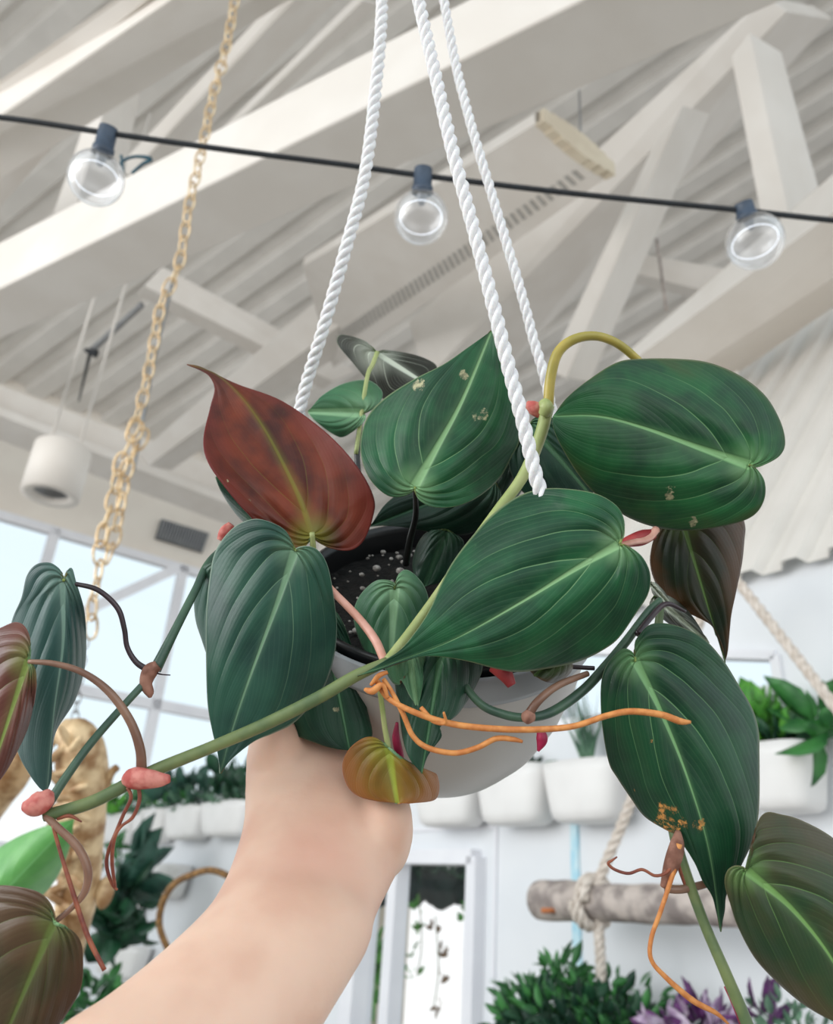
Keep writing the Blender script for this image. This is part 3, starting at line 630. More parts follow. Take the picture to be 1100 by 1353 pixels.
def foliage(root, cen, rad, n, size, m, **k):
    o = leaves_geo(cen, rad, n, size, **k).build('foliage', M[m], root); mod(o, 'SOLIDIFY', thickness=.0012); return o
def stems(root, base, tips, r_=.003, m='vine'):
    mb = MB()
    for t in tips: mb.add(*tube_geo(catmull([base, (np.array(base)+t)/2+[0, 0, .02], t], 8), r_, 6))
    return mb.build('stems', M[m], root)
# main row
for x0, x1, yt, yb, lab, mm, sz in ((556, 638, 1032, 1093, 'white wall planter partly hidden behind the hanging pot', 'fol_dark', .05),
        (638, 733, 1015, 1091, 'white wall planter with a dark low plant just right of the hanging pot', 'fol_dark', .05),
        (728, 836, 1008, 1088, 'white wall planter holding a spiky grey green plant', 'fol_grey', .05),
        (868, 985, 985, 1082, 'white wall planter hidden behind the long spotted leaf', 'fol_dark', .06),
        (996, 1096, 985, 1074, 'white wall planter with bright green leaves at the right edge', 'fol_bright', .11)):
    r, top, wd = planter(x0, x1, yt, yb, lab)
    if mm == 'fol_grey':
        mb = MB()
        for i in range(30):
            b0 = top+dD*(random.random()-.5)*.05; a_ = (random.random()-.5)*2.0; e_ = b0+UP*(.40*math.cos(a_))*(.5+.5*random.random())+dD*math.sin(a_)*.22*random.random()+nD*random.random()*.08
            pts = catmull([b0, (b0+e_)/2+UP*.02, e_], 8); wv = np.linspace(1, .05, 8)*.014
            mb.add(*tube_geo(pts, wv, 5, flat=.25))
        mb.build('foliage', M['fol_grey'], r)
        mb = MB(); mb.add(*ptube([(745, 1008, 3.25, 7), (722, 1010, 3.2, 8), (710, 1030, 3.15, 7)], 6)); mb.build('drooping_leaf', M['fol_grey'], r)
    elif mm == 'fol_bright':
        foliage(r, top+UP*.05-dD*-.08, (.10, .10, .06), 46, sz, mm, elong=2.0, up=1.0); foliage(r, top+UP*.04-dD*.17, (.10, .08, .03), 24, .14, 'rock_green', elong=1.9, up=.3)
        foliage(r, top+UP*.0, (wd*.32, .08, .03), 40, .07, 'fol_dark')
    else: foliage(r, top+UP*.01, (wd*.35, .08, .03), 50, sz, mm)
# row at left
for x0, x1, yt, yb, lab, mm in ((140, 178, 1078, 1116, 'white wall planter furthest left in the distant row', 'fol_bright'), (178, 221, 1072, 1114, 'white wall planter second from left in the distant row', 'rock_green'), (221, 270, 1068, 1110, 'white wall planter third from left in the distant row', 'fol_blue'), (268, 330, 1062, 1106, 'white wall planter beside the wrist in the distant row', 'fol_dark')):
    r, top, wd = planter(x0, x1, yt, yb, lab)
    foliage(r, top+UP*.10, (wd*.42, .12, .10), 44, .13, mm, elong=1.8, up=1.0); foliage(r, top+UP*.02, (wd*.4, .1, .03), 30, .1, 'fol_grey')
for x0, x1, yt, yb, lab in ((130, 182, 1168, 1215, 'white planter under the dark leafy plant at lower left'), (184, 238, 1142, 1186, 'white wall planter below the distant row beside the dark plant'), (128, 185, 1245, 1290, 'white planter lowest at left between leaf and forearm')):
    r, top, wd = planter(x0, x1, yt, yb, lab)
pl = thing('potted_plant', onD(160, 1190, .6), 'dark blue green leafy plant below the distant row of planters', 'plant')
foliage(pl, onD(160, 1212, .6), (.13, .13, .17), 46, .18, 'fol_dark', elong=1.3); foliage(pl, onD(172, 1160, .6), (.06, .08, .16), 12, .26, 'fol_blue', elong=1.9, up=1.2)
foliage(pl, onD(155, 1130, .6), (.2, .15, .1), 30, .12, 'rock_green')
pl2 = thing('potted_plant', onD(110, 1310, .6), 'low green leaves beside the forearm at the lower left', 'plant')
foliage(pl2, onD(118, 1320, .6), (.13, .13, .12), 40, .15, 'rock_green', elong=2)
# arched basket handle
tag(obj('basket_handle', *ptube([(225, 1262, 2.6, 9), (211, 1225, 2.6, 9), (214, 1195, 2.6, 9), (228, 1170, 2.6, 9), (250, 1157, 2.6, 9), (280, 1150, 2.6, 9), (310, 1165, 2.6, 9), (325, 1200, 2.6, 9)], 8), M['basket']), 'arched brown wicker handle just above the forearm', 'handle')
# big paddle leaf
bl = leaf(None, (-40, 1225), (98, 1082), [(-60, 1180), (-20, 1135), (15, 1110), (55, 1093)], [(0, 1205), (50, 1187), (75, 1160), (92, 1120)], 1.0, 1.02, .03, .05, 'small', lobe=.03, cup=.02)
bl.name = 'paddle_leaf'; bl.data.materials[0] = leafmat('bright_paddle_leaf', (92, 156, 82), (106, 170, 92), (120, 186, 112), (130, 190, 120), vs_=.25, midw=.02, K=16, qb=.2); tag(bl, 'large smooth bright green paddle leaf at the left edge above the brown leaf', 'leaf')

# log hanging from rope
def DD(px, py, off=.32): return pixel(onD(px, py, off))[2]
lg = thing('driftwood_log', onD(840, 1215, .32), 'weathered grey driftwood log hanging level in front of the white wall', 'log')
c = catmull([P(x, y, DD(x, y)) for x, y in ((712, 1189), (800, 1192), (900, 1196), (1000, 1202), (1180, 1208))], 60)
rr = np.array([(23.5+1.2*math.sin(i*.31)+.5*math.sin(i*1.1))*pixel(c[i])[2]/F for i in range(60)])
obj('log', *lump(tube_geo(c, rr, 22), .0022, 4), M['bark'], lg)
pp = P(727, 1203, DD(727, 1203)-.075); V, Fc = box_geo(pp, R[:, 0]*.03, R[:, 1]*.007, R[:, 2]*.004); obj('cut_patch', V, Fc, M['orange_wood'], lg)['label'] = 'small orange bare wood patch'
def rope_geo(C, rad, pitch, sub=8, kk=7):
    C = np.asarray(C); T, N, B = frames(C); L = np.concatenate([[0], np.cumsum(np.linalg.norm(np.diff(C, axis=0), axis=1))]); mb = MB()
    for s in range(3):
        a = 2*math.pi*s/3+L/pitch*2*math.pi
        cc = C+rad*.52*(np.cos(a)[:, None]*N+np.sin(a)[:, None]*B); mb.add(*tube_geo(cc, rad*.56, kk))
    return mb
def rope(parent, name, pts, wpx, pitch, m, nn):
    q = np.array([P(a, b, d) for a, b, d in pts]); C = catmull(q, nn); return rope_geo(C, wpx*pts[0][2]/F/2, pitch).build(name, M[m], parent)
rt = thing('support_rope', P(790, 1200, DD(790, 1200)), 'thick beige rope loop holding the driftwood log', 'rope')
rope(rt, 'rope', [(955, 745, DD(955, 745)), (890, 905, DD(890, 905)), (832, 1062, DD(832, 1062)), (800, 1140, DD(800, 1140)), (788, 1170, DD(788, 1170))], 14, .10, 'rope_beige', 160)
rope(rt, 'rope', [(955, 745, DD(955, 745)), (985, 782, DD(985, 782)), (1040, 852, DD(1040, 852)), (1100, 930, DD(1100, 930)), (1180, 1030, DD(1180, 1030))], 13, .10, 'rope_beige', 120)
rope(rt, 'rope', [(790, 1215, DD(790, 1215)), (792, 1250, DD(792, 1250)), (795, 1300, DD(795, 1300))], 14, .07, 'rope_beige', 60)
th = np.linspace(0, 4*math.pi, 90); lc = P(782, 1192, DD(782, 1192)); la = unit(c[20]-c[5]); l1 = unit(np.cross(la, UP)); l2 = np.cross(la, l1)
rope_geo(np.array([lc+la*(-.02+.025*t/6.28)+(math.cos(t)*l1+math.sin(t)*l2)*.072 for t in th]), .015, .09).build('knot', M['rope_beige'], rt)
V, Fc = lump(ell_geo(P(791, 1172, DD(791, 1172)), (.034, .028, .028)), .004, 3); obj('knot', V, Fc, M['rope_beige'], rt)

# bushes in the lower right
bp = thing('bushy_plant', onD(790, 1400, .35), 'dense dark green bushy plant under the driftwood log', 'plant')
cb = onD(790, 1372, .35); foliage(bp, cb-UP*.02, (.30, .28, .15), 900, .055, 'fol_dark', elong=2.3); foliage(bp, cb+UP*.02, (.31, .3, .16), 420, .05, 'rock_green', elong=2.3)
foliage(bp, onD(742, 1292, .35), (.08, .08, .05), 40, .06, 'rock_green', elong=3); foliage(bp, onD(695, 1325, .35), (.08, .08, .06), 60, .07, 'rock_green', elong=3)
pp_ = thing('purple_plant', onD(950, 1400, .3), 'purple and white leaved plant at the bottom right of the bush', 'plant')
foliage(pp_, onD(915, 1362, .38), (.10, .10, .045), 36, .08, 'fol_purple', elong=2.6); foliage(pp_, onD(930, 1368, .42), (.13, .10, .045), 44, .07, 'fol_mauve', elong=2.6); foliage(pp_, onD(1005, 1352, .38), (.05, .05, .05), 14, .09, 'fol_purple', elong=2.6)
sp_ = thing('trailing_plant', onD(1050, 1370, .3), 'pale trailing plant below the lower right leaf', 'plant')
foliage(sp_, onD(1055, 1352, .35), (.12, .1, .06), 70, .04, 'fol_grey', elong=2.2)
# outside the door
aw = thing('plant_rack', P(560, 1195, 4.6), 'dark green row of hanging felt pockets seen through the door', 'plant rack')
for i, x in enumerate((500, 540, 580, 618)):
    V, Fc = ell_geo(P(x, 1170, 4.8), (.13, .10, .12), None, 18, 12); obj('pocket', *lump((V, Fc), .02, i), M['awning'], aw)
foliage(aw, P(560, 1150, 4.8), (.35, .2, .03), 140, .07, 'fol_dark')
for i, (x, y0, y1, lab) in enumerate(((553, 1200, 1290, 'sparse trailing vine hanging outside the middle of the door glass'), (618, 1195, 1245, 'short trailing vine hanging outside near the right door jamb'), (575, 1230, 1330, 'pale dangling vine low outside the door glass'))):
    r = thing('trailing_vine', P(x, y1, 4.6), lab, 'vine'); obj('stem', *ptube([(x, y0-20, 4.6, 1.5), (x+4, (y0+y1)/2, 4.6, 1.5), (x-2, y1, 4.6, 1.5)], 5), M['vine'], r)
    for t in np.linspace(0, 1, 4): foliage(r, P(x+random.uniform(-8, 8), y0+(y1-y0)*t, 4.6), (.03, .03, .03), 5, .055, 'fol_bright' if i != 2 else 'basket')
r = thing('shrub', P(497, 1330, 4.4), 'bright green shrub outside the left half of the door', 'shrub'); foliage(r, P(497, 1288, 4.5), (.06, .08, .13), 40, .12, 'fol_bright', elong=1.3)
bw = MB(); bw.add(*box_geo(P(500, 1290, 6.5), dD*.3, nD*.05, UP*1.3)); tag(bw.build('outside_post', M['beige'], smooth=False), 'beige rough pillar outside behind the left door pane', 'pillar')

# ------------------------------------------------------------------ the hanging philodendron
rimC = P(586, 777, .53); axis = unit(R @ np.array([.03, 1.0, .45])); H = .135
plant = thing('hanging_plant', rimC-axis*H, 'velvety heart-leaved vine in a white bowl pot on three white cords, held by a hand', 'hanging plant')
prof = [(.001, -H), (.045, -H), (.049, -H+.002), (.050, -H+.0045), (.053, -H+.005), (.055, -H+.009), (.0585, -H+.010), (.064, -H+.017), (.075, -H+.032), (.086, -H+.056), (.0935, -H+.085), (.0975, -.022), (.0985, -.020), (.1005, -.0195), (.1012, -.016), (.1012, -.002), (.100, 0), (.0985, -.001), (.0965, -.006), (.0955, -.02), (.092, -.045)]
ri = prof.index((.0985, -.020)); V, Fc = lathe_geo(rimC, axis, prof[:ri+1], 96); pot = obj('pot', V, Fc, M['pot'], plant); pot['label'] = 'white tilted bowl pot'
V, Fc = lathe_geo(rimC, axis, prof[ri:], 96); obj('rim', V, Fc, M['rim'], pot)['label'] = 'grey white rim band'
V, Fc = lathe_geo(rimC, axis, [(.092, -.026), (.0952, .0), (.0962, .0035), (.0935, .004), (.0915, -.002), (.0905, -.03)], 80); obj('nursery_pot', V, Fc, M['liner'], plant)['label'] = 'black inner nursery pot'
e1 = unit(np.cross(axis, R[:, 0])); e2 = np.cross(axis, e1)
V = [rimC-axis*.014]; Fc = []; kk = 64; nr = 12
for i in range(1, nr+1):
    for j in range(kk):
        t = 2*math.pi*j/kk; q = rimC-axis*(.014+.004*rng.random())+(math.cos(t)*e1+math.sin(t)*e2)*(.0915*i/nr); V.append(q)
Fc = [[0, 1+j, 1+(j+1) % kk] for j in range(kk)]+[[1+(i-1)*kk+j, 1+i*kk+j, 1+i*kk+(j+1) % kk, 1+(i-1)*kk+(j+1) % kk] for i in range(1, nr) for j in range(kk)]
obj('soil', V, Fc, M['soil'], plant)
pm = MB()
for i in range(190):
    t = rng.random()*6.28; r_ = .087*math.sqrt(rng.random()); s_ = .0006+.0019*rng.random()**3
    pm.add(*ell_geo(rimC-axis*.0115+(math.cos(t)*e1+math.sin(t)*e2)*r_, (s_*1.4, s_, s_), None, 7, 5))
pm.build('perlite', M['perlite'], plant, kind='stuff')['label'] = 'white perlite grains'
# cords
rope(plant, 'cord', [(506, -40, .60), (503, 40, .59), (497, 110, .585), (482, 230, .575), (455, 335, .57), (425, 440, .575), (405, 505, .585), (393, 560, .585), (384, 660, .57), (384, 765, .53)], 15.5, .0235, 'rope_white', 420)
rope(plant, 'cord', [(545, -40, .50), (555, 10, .495), (575, 100, .48), (598, 200, .465), (622, 290, .455), (648, 390, .445), (668, 470, .438), (690, 555, .432), (712, 645, .428), (740, 730, .43), (775, 830, .47)], 16.5, .0235, 'rope_white', 460)
rope(plant, 'cord', [(580, -40, .62), (588, 10, .61), (603, 90, .60), (625, 175, .585), (655, 275, .575), (685, 375, .565), (705, 450, .56), (722, 510, .555), (735, 580, .56), (748, 690, .565)], 12, .0235, 'rope_white', 420)

LF = []
def L(*a, **k): o = leaf(plant, *a, **k); LF.append(o); return o
# back row first
L((498, 466), (560, 505), [(493, 461), (483, 451), (463, 444), (448, 443), (446, 455), (467, 481), (485, 503), (506, 527), (536, 520)], [(506, 463), (516, 463), (545, 468), (565, 475), (577, 484), (572, 496)], .62, .60, .01, .03, 'silver', label='dark leaf with silvery veins', lobe=.35)
pt(LF[-1], 'petiole', [(498, 466, .618, 6), (492, 482, .60, 6), (484, 503, .58, 6), (470, 600, .57, 6)], 'petiole_pale')
L((478, 546), (407, 544), [(485, 545), (495, 539), (504, 528), (504, 516), (491, 504), (475, 502), (450, 508), (426, 522), (414, 535)], [(483, 551), (475, 563), (455, 577), (442, 575), (422, 561), (410, 549)], .575, .57, .006, -.006, 'small', label='small pale green leaf', lobe=.3)
pt(LF[-1], 'petiole', [(478, 546, .577, 5), (474, 575, .575, 8), (472, 610, .57, 8), (480, 680, .555, 8)], 'petiole_black')
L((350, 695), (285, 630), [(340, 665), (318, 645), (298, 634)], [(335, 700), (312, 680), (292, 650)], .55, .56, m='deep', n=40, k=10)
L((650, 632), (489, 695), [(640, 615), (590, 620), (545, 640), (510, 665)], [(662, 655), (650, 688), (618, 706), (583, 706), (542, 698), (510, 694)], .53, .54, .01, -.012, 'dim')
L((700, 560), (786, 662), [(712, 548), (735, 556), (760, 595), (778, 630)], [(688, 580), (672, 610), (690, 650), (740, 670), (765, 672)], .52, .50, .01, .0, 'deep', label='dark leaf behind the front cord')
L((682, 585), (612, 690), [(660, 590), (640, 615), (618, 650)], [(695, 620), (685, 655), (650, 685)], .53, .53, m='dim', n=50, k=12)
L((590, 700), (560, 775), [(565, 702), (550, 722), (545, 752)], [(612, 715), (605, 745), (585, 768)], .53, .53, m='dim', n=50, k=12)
L((900, 686), (957, 876), [(880, 688), (866, 705), (859, 730), (859, 750), (866, 771), (882, 795), (898, 806), (919, 815), (940, 827), (951, 845), (956, 864)], [(940, 680), (975, 680), (984, 694), (983, 715), (980, 744), (972, 783), (966, 812), (963, 842), (961, 862)], .50, .49, .012, .004, 'bronze', label='bronze green hanging leaf with a long tip', lobe=.2)
L((864, 788), (936, 850), [(880, 786), (902, 800), (920, 822)], [(858, 800), (880, 822), (910, 840)], .49, .48, m='silver', n=50, k=12, label='dark folded leaf with silvery veins', lobe=.05)
L((858, 770), (885, 800), [(866, 770), (880, 785)], [(862, 785), (872, 796)], .485, .485, m='silver', n=30, k=8, lobe=.05)
L((300, 742), (294, 905), [(290, 740), (270, 748), (259, 765), (256, 790), (258, 819), (266, 845), (278, 878)], [(320, 745), (340, 780), (330, 840), (312, 880)], .47, .475, m='blue', n=60, k=14, label='blue green leaf edge behind the front left leaf')
L((425, 800), (462, 992), [(400, 805), (378, 850), (366, 905), (364, 958), (385, 970), (409, 979), (436, 988)], [(447, 812), (470, 870), (485, 937), (492, 970), (482, 984)], .475, .455, .0, .01, 'deep', label='dark leaf tucked against the wrist', spots=[(445, 938, 7)])
L((521, 778), (515, 890), [(520, 770), (510, 766), (495, 768), (478, 783), (468, 803), (468, 825), (478, 854), (493, 875)], [(524, 763), (530, 755), (538, 753), (550, 761), (561, 776), (566, 795), (562, 830), (545, 865)], .475, .465, .006, .006, 'small', label='small heart shaped inner leaf')
L((540, 855), (551, 937), [(520, 860), (508, 880), (517, 901), (527, 905), (529, 898), (541, 918)], [(560, 860), (560, 890), (556, 918)], .425, .42, m='small', n=50, k=12, label='small torn leaf')
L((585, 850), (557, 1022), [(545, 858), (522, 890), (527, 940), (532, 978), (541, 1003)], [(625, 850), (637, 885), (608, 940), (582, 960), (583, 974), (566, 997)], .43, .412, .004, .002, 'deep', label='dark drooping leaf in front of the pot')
L((735, 868), (705, 893), [(750, 870), (757, 882), (745, 897), (725, 902)], [(715, 870), (697, 880)], .43, .425, m='bronze', n=36, k=8)
L((412, 706), (247, 481), [(403, 722), (385, 722), (350, 702), (324, 675), (299, 645), (275, 610), (269, 580), (277, 540), (283, 514), (276, 497), (262, 488)], [(420, 716), (438, 725), (463, 727), (480, 714), (492, 684), (493, 657), (471, 616), (430, 571), (373, 530), (315, 508), (287, 495), (264, 484)], .495, .53, -.012, .015, 'red', mid=[(392, 650), (345, 560), (295, 500)], label='large rust red leaf underside', cup=-.012, n=130, k=28, spots=[(356, 565, 3), (300, 636, 3), (330, 660, 3)])
pt(LF[-1], 'petiole', [(412, 704, .494, 7), (414, 730, .50, 9), (420, 780, .52, 9)], 'petiole_pale')
L((548, 643), (649, 437), [(545, 650), (532, 656), (512, 655), (491, 637), (479, 612), (476, 584), (485, 551), (508, 526), (545, 502), (586, 481), (618, 459)], [(549, 652), (555, 662), (573, 670), (602, 669), (631, 657), (659, 633), (676, 603), (686, 580), (682, 543), (671, 510), (659, 473)], .475, .49, .012, .006, 'green', mid=[(575, 595), (610, 530)], label='upright heart shaped green leaf behind the front cord', n=130, k=28, spots=[(552, 508, 13), (613, 495, 9), (634, 548, 14), (525, 590, 0.1)])
pt(LF[-1], 'petiole', [(548, 645, .478, 6), (549, 680, .49, 8), (541, 715, .51, 9), (536, 745, .53, 9)], 'petiole_black')
L((988, 614), (730, 550), [(997, 617), (1010, 614), (1030, 602), (1037, 584), (1030, 555), (1010, 522), (977, 496), (936, 479), (895, 474), (846, 474), (814, 479), (777, 502), (748, 526)], [(999, 619), (1010, 637), (1009, 661), (994, 682), (961, 694), (912, 701), (871, 698), (830, 684), (793, 659), (765, 629), (740, 588), (730, 563)], .455, .45, .012, .004, 'emerald', mid=[(925, 592), (850, 565), (790, 550)], label='largest right hand green leaf with a tan scar', n=140, k=30, spots=[(886, 652, 14), (915, 690, 9)])
pt(LF[-1], 'petiole', [(724, 540, .468, 14), (727, 500, .468, 14), (738, 464, .468, 14), (765, 446, .468, 13), (800, 447, .47, 12), (838, 472, .475, 11), (900, 540, .48, 8), (960, 600, .468, 7), (988, 614, .458, 6)], 'petiole_yellow', 'yellow arched petiole')
L((390, 728), (291, 1022), [(388, 722), (377, 701), (355, 689), (333, 686), (307, 698), (285, 727), (277, 762), (272, 813), (272, 876), (274, 930), (280, 965), (287, 994)], [(394, 724), (409, 722), (423, 730), (434, 752), (442, 797), (445, 832), (441, 870), (428, 908), (409, 934), (387, 956), (361, 969), (339, 978), (320, 991), (304, 1005)], .435, .42, .010, .012, 'blue', mid=[(365, 800), (328, 900), (305, 970)], label='front left blue green leaf pointing down', n=140, k=30)
pt(LF[-1], 'petiole', [(391, 727, .438, 6), (415, 755, .45, 9), (443, 785, .445, 10), (472, 815, .44, 11), (495, 845, .43, 12), (508, 874, .418, 12)], 'petiole_pink', 'pink petiole')
L((818, 719), (472, 893), [(824, 704), (824, 686), (814, 668), (789, 653), (752, 646), (715, 646), (683, 656), (651, 679), (623, 709), (598, 742), (582, 772), (567, 806), (549, 834), (529, 858), (504, 875), (486, 886)], [(834, 724), (850, 738), (859, 760), (856, 785), (839, 812), (818, 842), (798, 858), (765, 874), (720, 884), (684, 888), (656, 884), (618, 874), (582, 868), (555, 868), (524, 877), (498, 887)], .405, .402, .016, .004, 'green', mid=[(760, 752), (690, 795), (600, 845), (530, 872)], label='large central green leaf pointing lower left', n=150, k=32)
pt(LF[-1], 'petiole', [(820, 720, .408, 7), (838, 716, .43, 8), (856, 712, .45, 9), (866, 700, .46, 11)], 'petiole_pink', 'reddish petiole')
L((839, 874), (951, 1231), [(836, 862), (822, 857), (804, 874), (795, 895), (793, 925), (796, 966), (804, 1008), (815, 1028), (833, 1055), (851, 1079), (878, 1096), (890, 1102), (901, 1115), (917, 1140), (928, 1165), (940, 1184), (946, 1207)], [(838, 850), (845, 838), (857, 826), (875, 823), (904, 830), (931, 845), (955, 872), (975, 904), (994, 937), (1002, 966), (1003, 996), (1003, 1055), (1000, 1090), (994, 1112), (976, 1150), (960, 1181), (957, 1205)], .425, .40, .012, .014, 'spotted', mid=[(870, 935), (905, 1020), (935, 1120)], label='long spotted leaf hanging at right', n=150, k=30, spots=[(884, 1082, 24), (895, 1094, 16), (924, 1090, 12), (880, 1100, 12), (858, 978, 6), (838, 1045, 4), (871, 1062, 5)])
L((985, 1150), (1145, 1362), [(992, 1130), (998, 1095), (1010, 1074), (1032, 1076), (1059, 1084), (1100, 1107), (1145, 1150), (1170, 1215), (1172, 1290), (1160, 1330)], [(980, 1146), (969, 1145), (960, 1152), (957, 1168), (964, 1194), (974, 1224), (996, 1265), (1026, 1298), (1062, 1328), (1100, 1349)], .385, .365, .012, .012, 'olive', mid=[(1045, 1200), (1100, 1270)], label='olive leaf at the lower right corner', n=120, k=26)
pt(LF[-1], 'petiole', [(878, 1174, .405, 11), (900, 1175, .405, 11), (932, 1168, .41, 10), (965, 1158, .405, 8), (985, 1150, .388, 6)], 'petiole_brown')
L((84, 768), (62, 1046), [(82, 757), (76, 749), (64, 743), (47, 746), (35, 761), (28, 790), (15, 822), (8, 870), (10, 930), (22, 990), (38, 1022), (53, 1042)], [(87, 760), (91, 751), (96, 752), (101, 770), (111, 804), (114, 842), (112, 883), (99, 926), (75, 965), (69, 996), (68, 1028)], .43, .42, .012, .022, 'slate', mid=[(84, 850), (72, 940)], label='slate green drooping leaf at far left', n=120, k=24, spots=[(43, 780, 3.5)])
pt(LF[-1], 'petiole', [(85, 770, .432, 5), (102, 772, .432, 6), (130, 780, .43, 7), (155, 803, .43, 7.5), (164, 830, .43, 7), (168, 855, .43, 7), (180, 875, .43, 8), (197, 886, .43, 9)], 'petiole_dark', 'dark purple petiole')
L((38, 874), (-22, 1052), [(39, 865), (40, 845), (34, 829), (23, 822), (8, 826), (-15, 840), (-42, 872), (-52, 930), (-46, 992)], [(44, 878), (48, 890), (47, 915), (38, 959), (23, 993), (8, 1020), (-6, 1038)], .39, .385, .012, .01, 'maroon', label='maroon brown leaf cut by the left edge', n=90, k=22)
pt(LF[-1], 'petiole', [(38, 874, .389, 6), (72, 877, .388, 8), (110, 889, .388, 9), (145, 915, .388, 11), (172, 953, .388, 12), (185, 990, .388, 13), (187, 1022, .389, 14)], 'petiole_brown')
L((72, 1219), (-20, 1430), [(71, 1208), (64, 1191), (48, 1178), (19, 1171), (-5, 1170), (-45, 1176), (-75, 1200), (-90, 1250), (-90, 1320), (-62, 1385)], [(77, 1223), (95, 1229), (107, 1245), (110, 1270), (107, 1305), (92, 1334), (72, 1362), (35, 1402)], .36, .35, .010, .012, 'under', label='olive brown leaf underside at the lower left corner', n=110, k=24)
pt(LF[-1], 'petiole', [(60, 1078, .375, 9), (78, 1095, .372, 10), (103, 1120, .37, 11), (116, 1150, .368, 11), (112, 1178, .366, 10), (95, 1199, .364, 8), (72, 1219, .361, 7)], 'petiole_brown')
L((513, 988), (525, 1061), [(508, 982), (494, 974), (478, 976), (460, 991), (452, 1013), (459, 1039), (475, 1053), (500, 1059)], [(525, 997), (541, 1013), (557, 1022), (574, 1021), (579, 1030), (580, 1044), (574, 1057), (550, 1061)], .42, .415, .006, .008, 'golden', label='golden brown notched young leaf', n=80, k=20)
pt(LF[-1], 'petiole', [(500, 902, .415, 7), (504, 930, .418, 7), (508, 960, .42, 7.5), (513, 988, .421, 8)], 'petiole_pale')

# vines
v1 = pt(plant, 'vine', [(512, 874, .415, 13), (470, 893, .412, 16), (420, 922, .408, 17), (350, 957, .404, 17), (280, 987, .398, 16), (200, 1020, .39, 17), (130, 1056, .382, 17), (90, 1070, .378, 17), (58, 1078, .376, 15)], 'vine', 'thick green vine crossing the front')
pt(plant, 'vine', [(724, 536, .468, 17), (712, 580, .466, 17), (690, 630, .463, 16), (655, 678, .455, 15), (610, 740, .445, 15), (578, 787, .438, 15), (545, 832, .43, 15), (510, 876, .415, 14)], 'petiole_pale', 'pale green vine')
pt(plant, 'vine', [(330, 700, .52, 10), (280, 738, .48, 10), (258, 780, .46, 11), (230, 835, .44, 12), (205, 885, .43, 16)], 'vine_blue')
pt(plant, 'vine', [(203, 890, .43, 10), (170, 925, .42, 10), (120, 982, .40, 11), (85, 1030, .388, 12), (62, 1066, .38, 13)], 'vine_blue')
pt(plant, 'vine', [(600, 885, .435, 10), (632, 928, .425, 11), (665, 944, .424, 12), (697, 948, .424, 12), (730, 940, .43, 13), (770, 912, .438, 13), (800, 880, .44, 13), (828, 846, .445, 12), (856, 808, .455, 10), (872, 792, .46, 8)], 'vine_blue', 'green vine in front of the pot')
pt(plant, 'vine', [(872, 800, .47, 10), (868, 860, .46, 12), (872, 950, .445, 12), (880, 1040, .43, 12), (893, 1112, .415, 15), (908, 1160, .408, 14), (932, 1225, .40, 14), (958, 1285, .392, 15), (985, 1350, .386, 17), (1000, 1400, .38, 18)], 'vine', 'green vine trailing down at right')
pt(plant, 'petiole', [(695, 948, .423, 13), (712, 925, .424, 11), (738, 905, .43, 10), (776, 890, .44, 8)], 'petiole_brown')
pt(plant, 'petiole', [(752, 881, .445, 6), (785, 883, .445, 6)], 'petiole_dark')
pt(plant, 'petiole', [(842, 838, .44, 9), (860, 815, .45, 8), (880, 798, .455, 7), (905, 808, .46, 5)], 'petiole_dark')
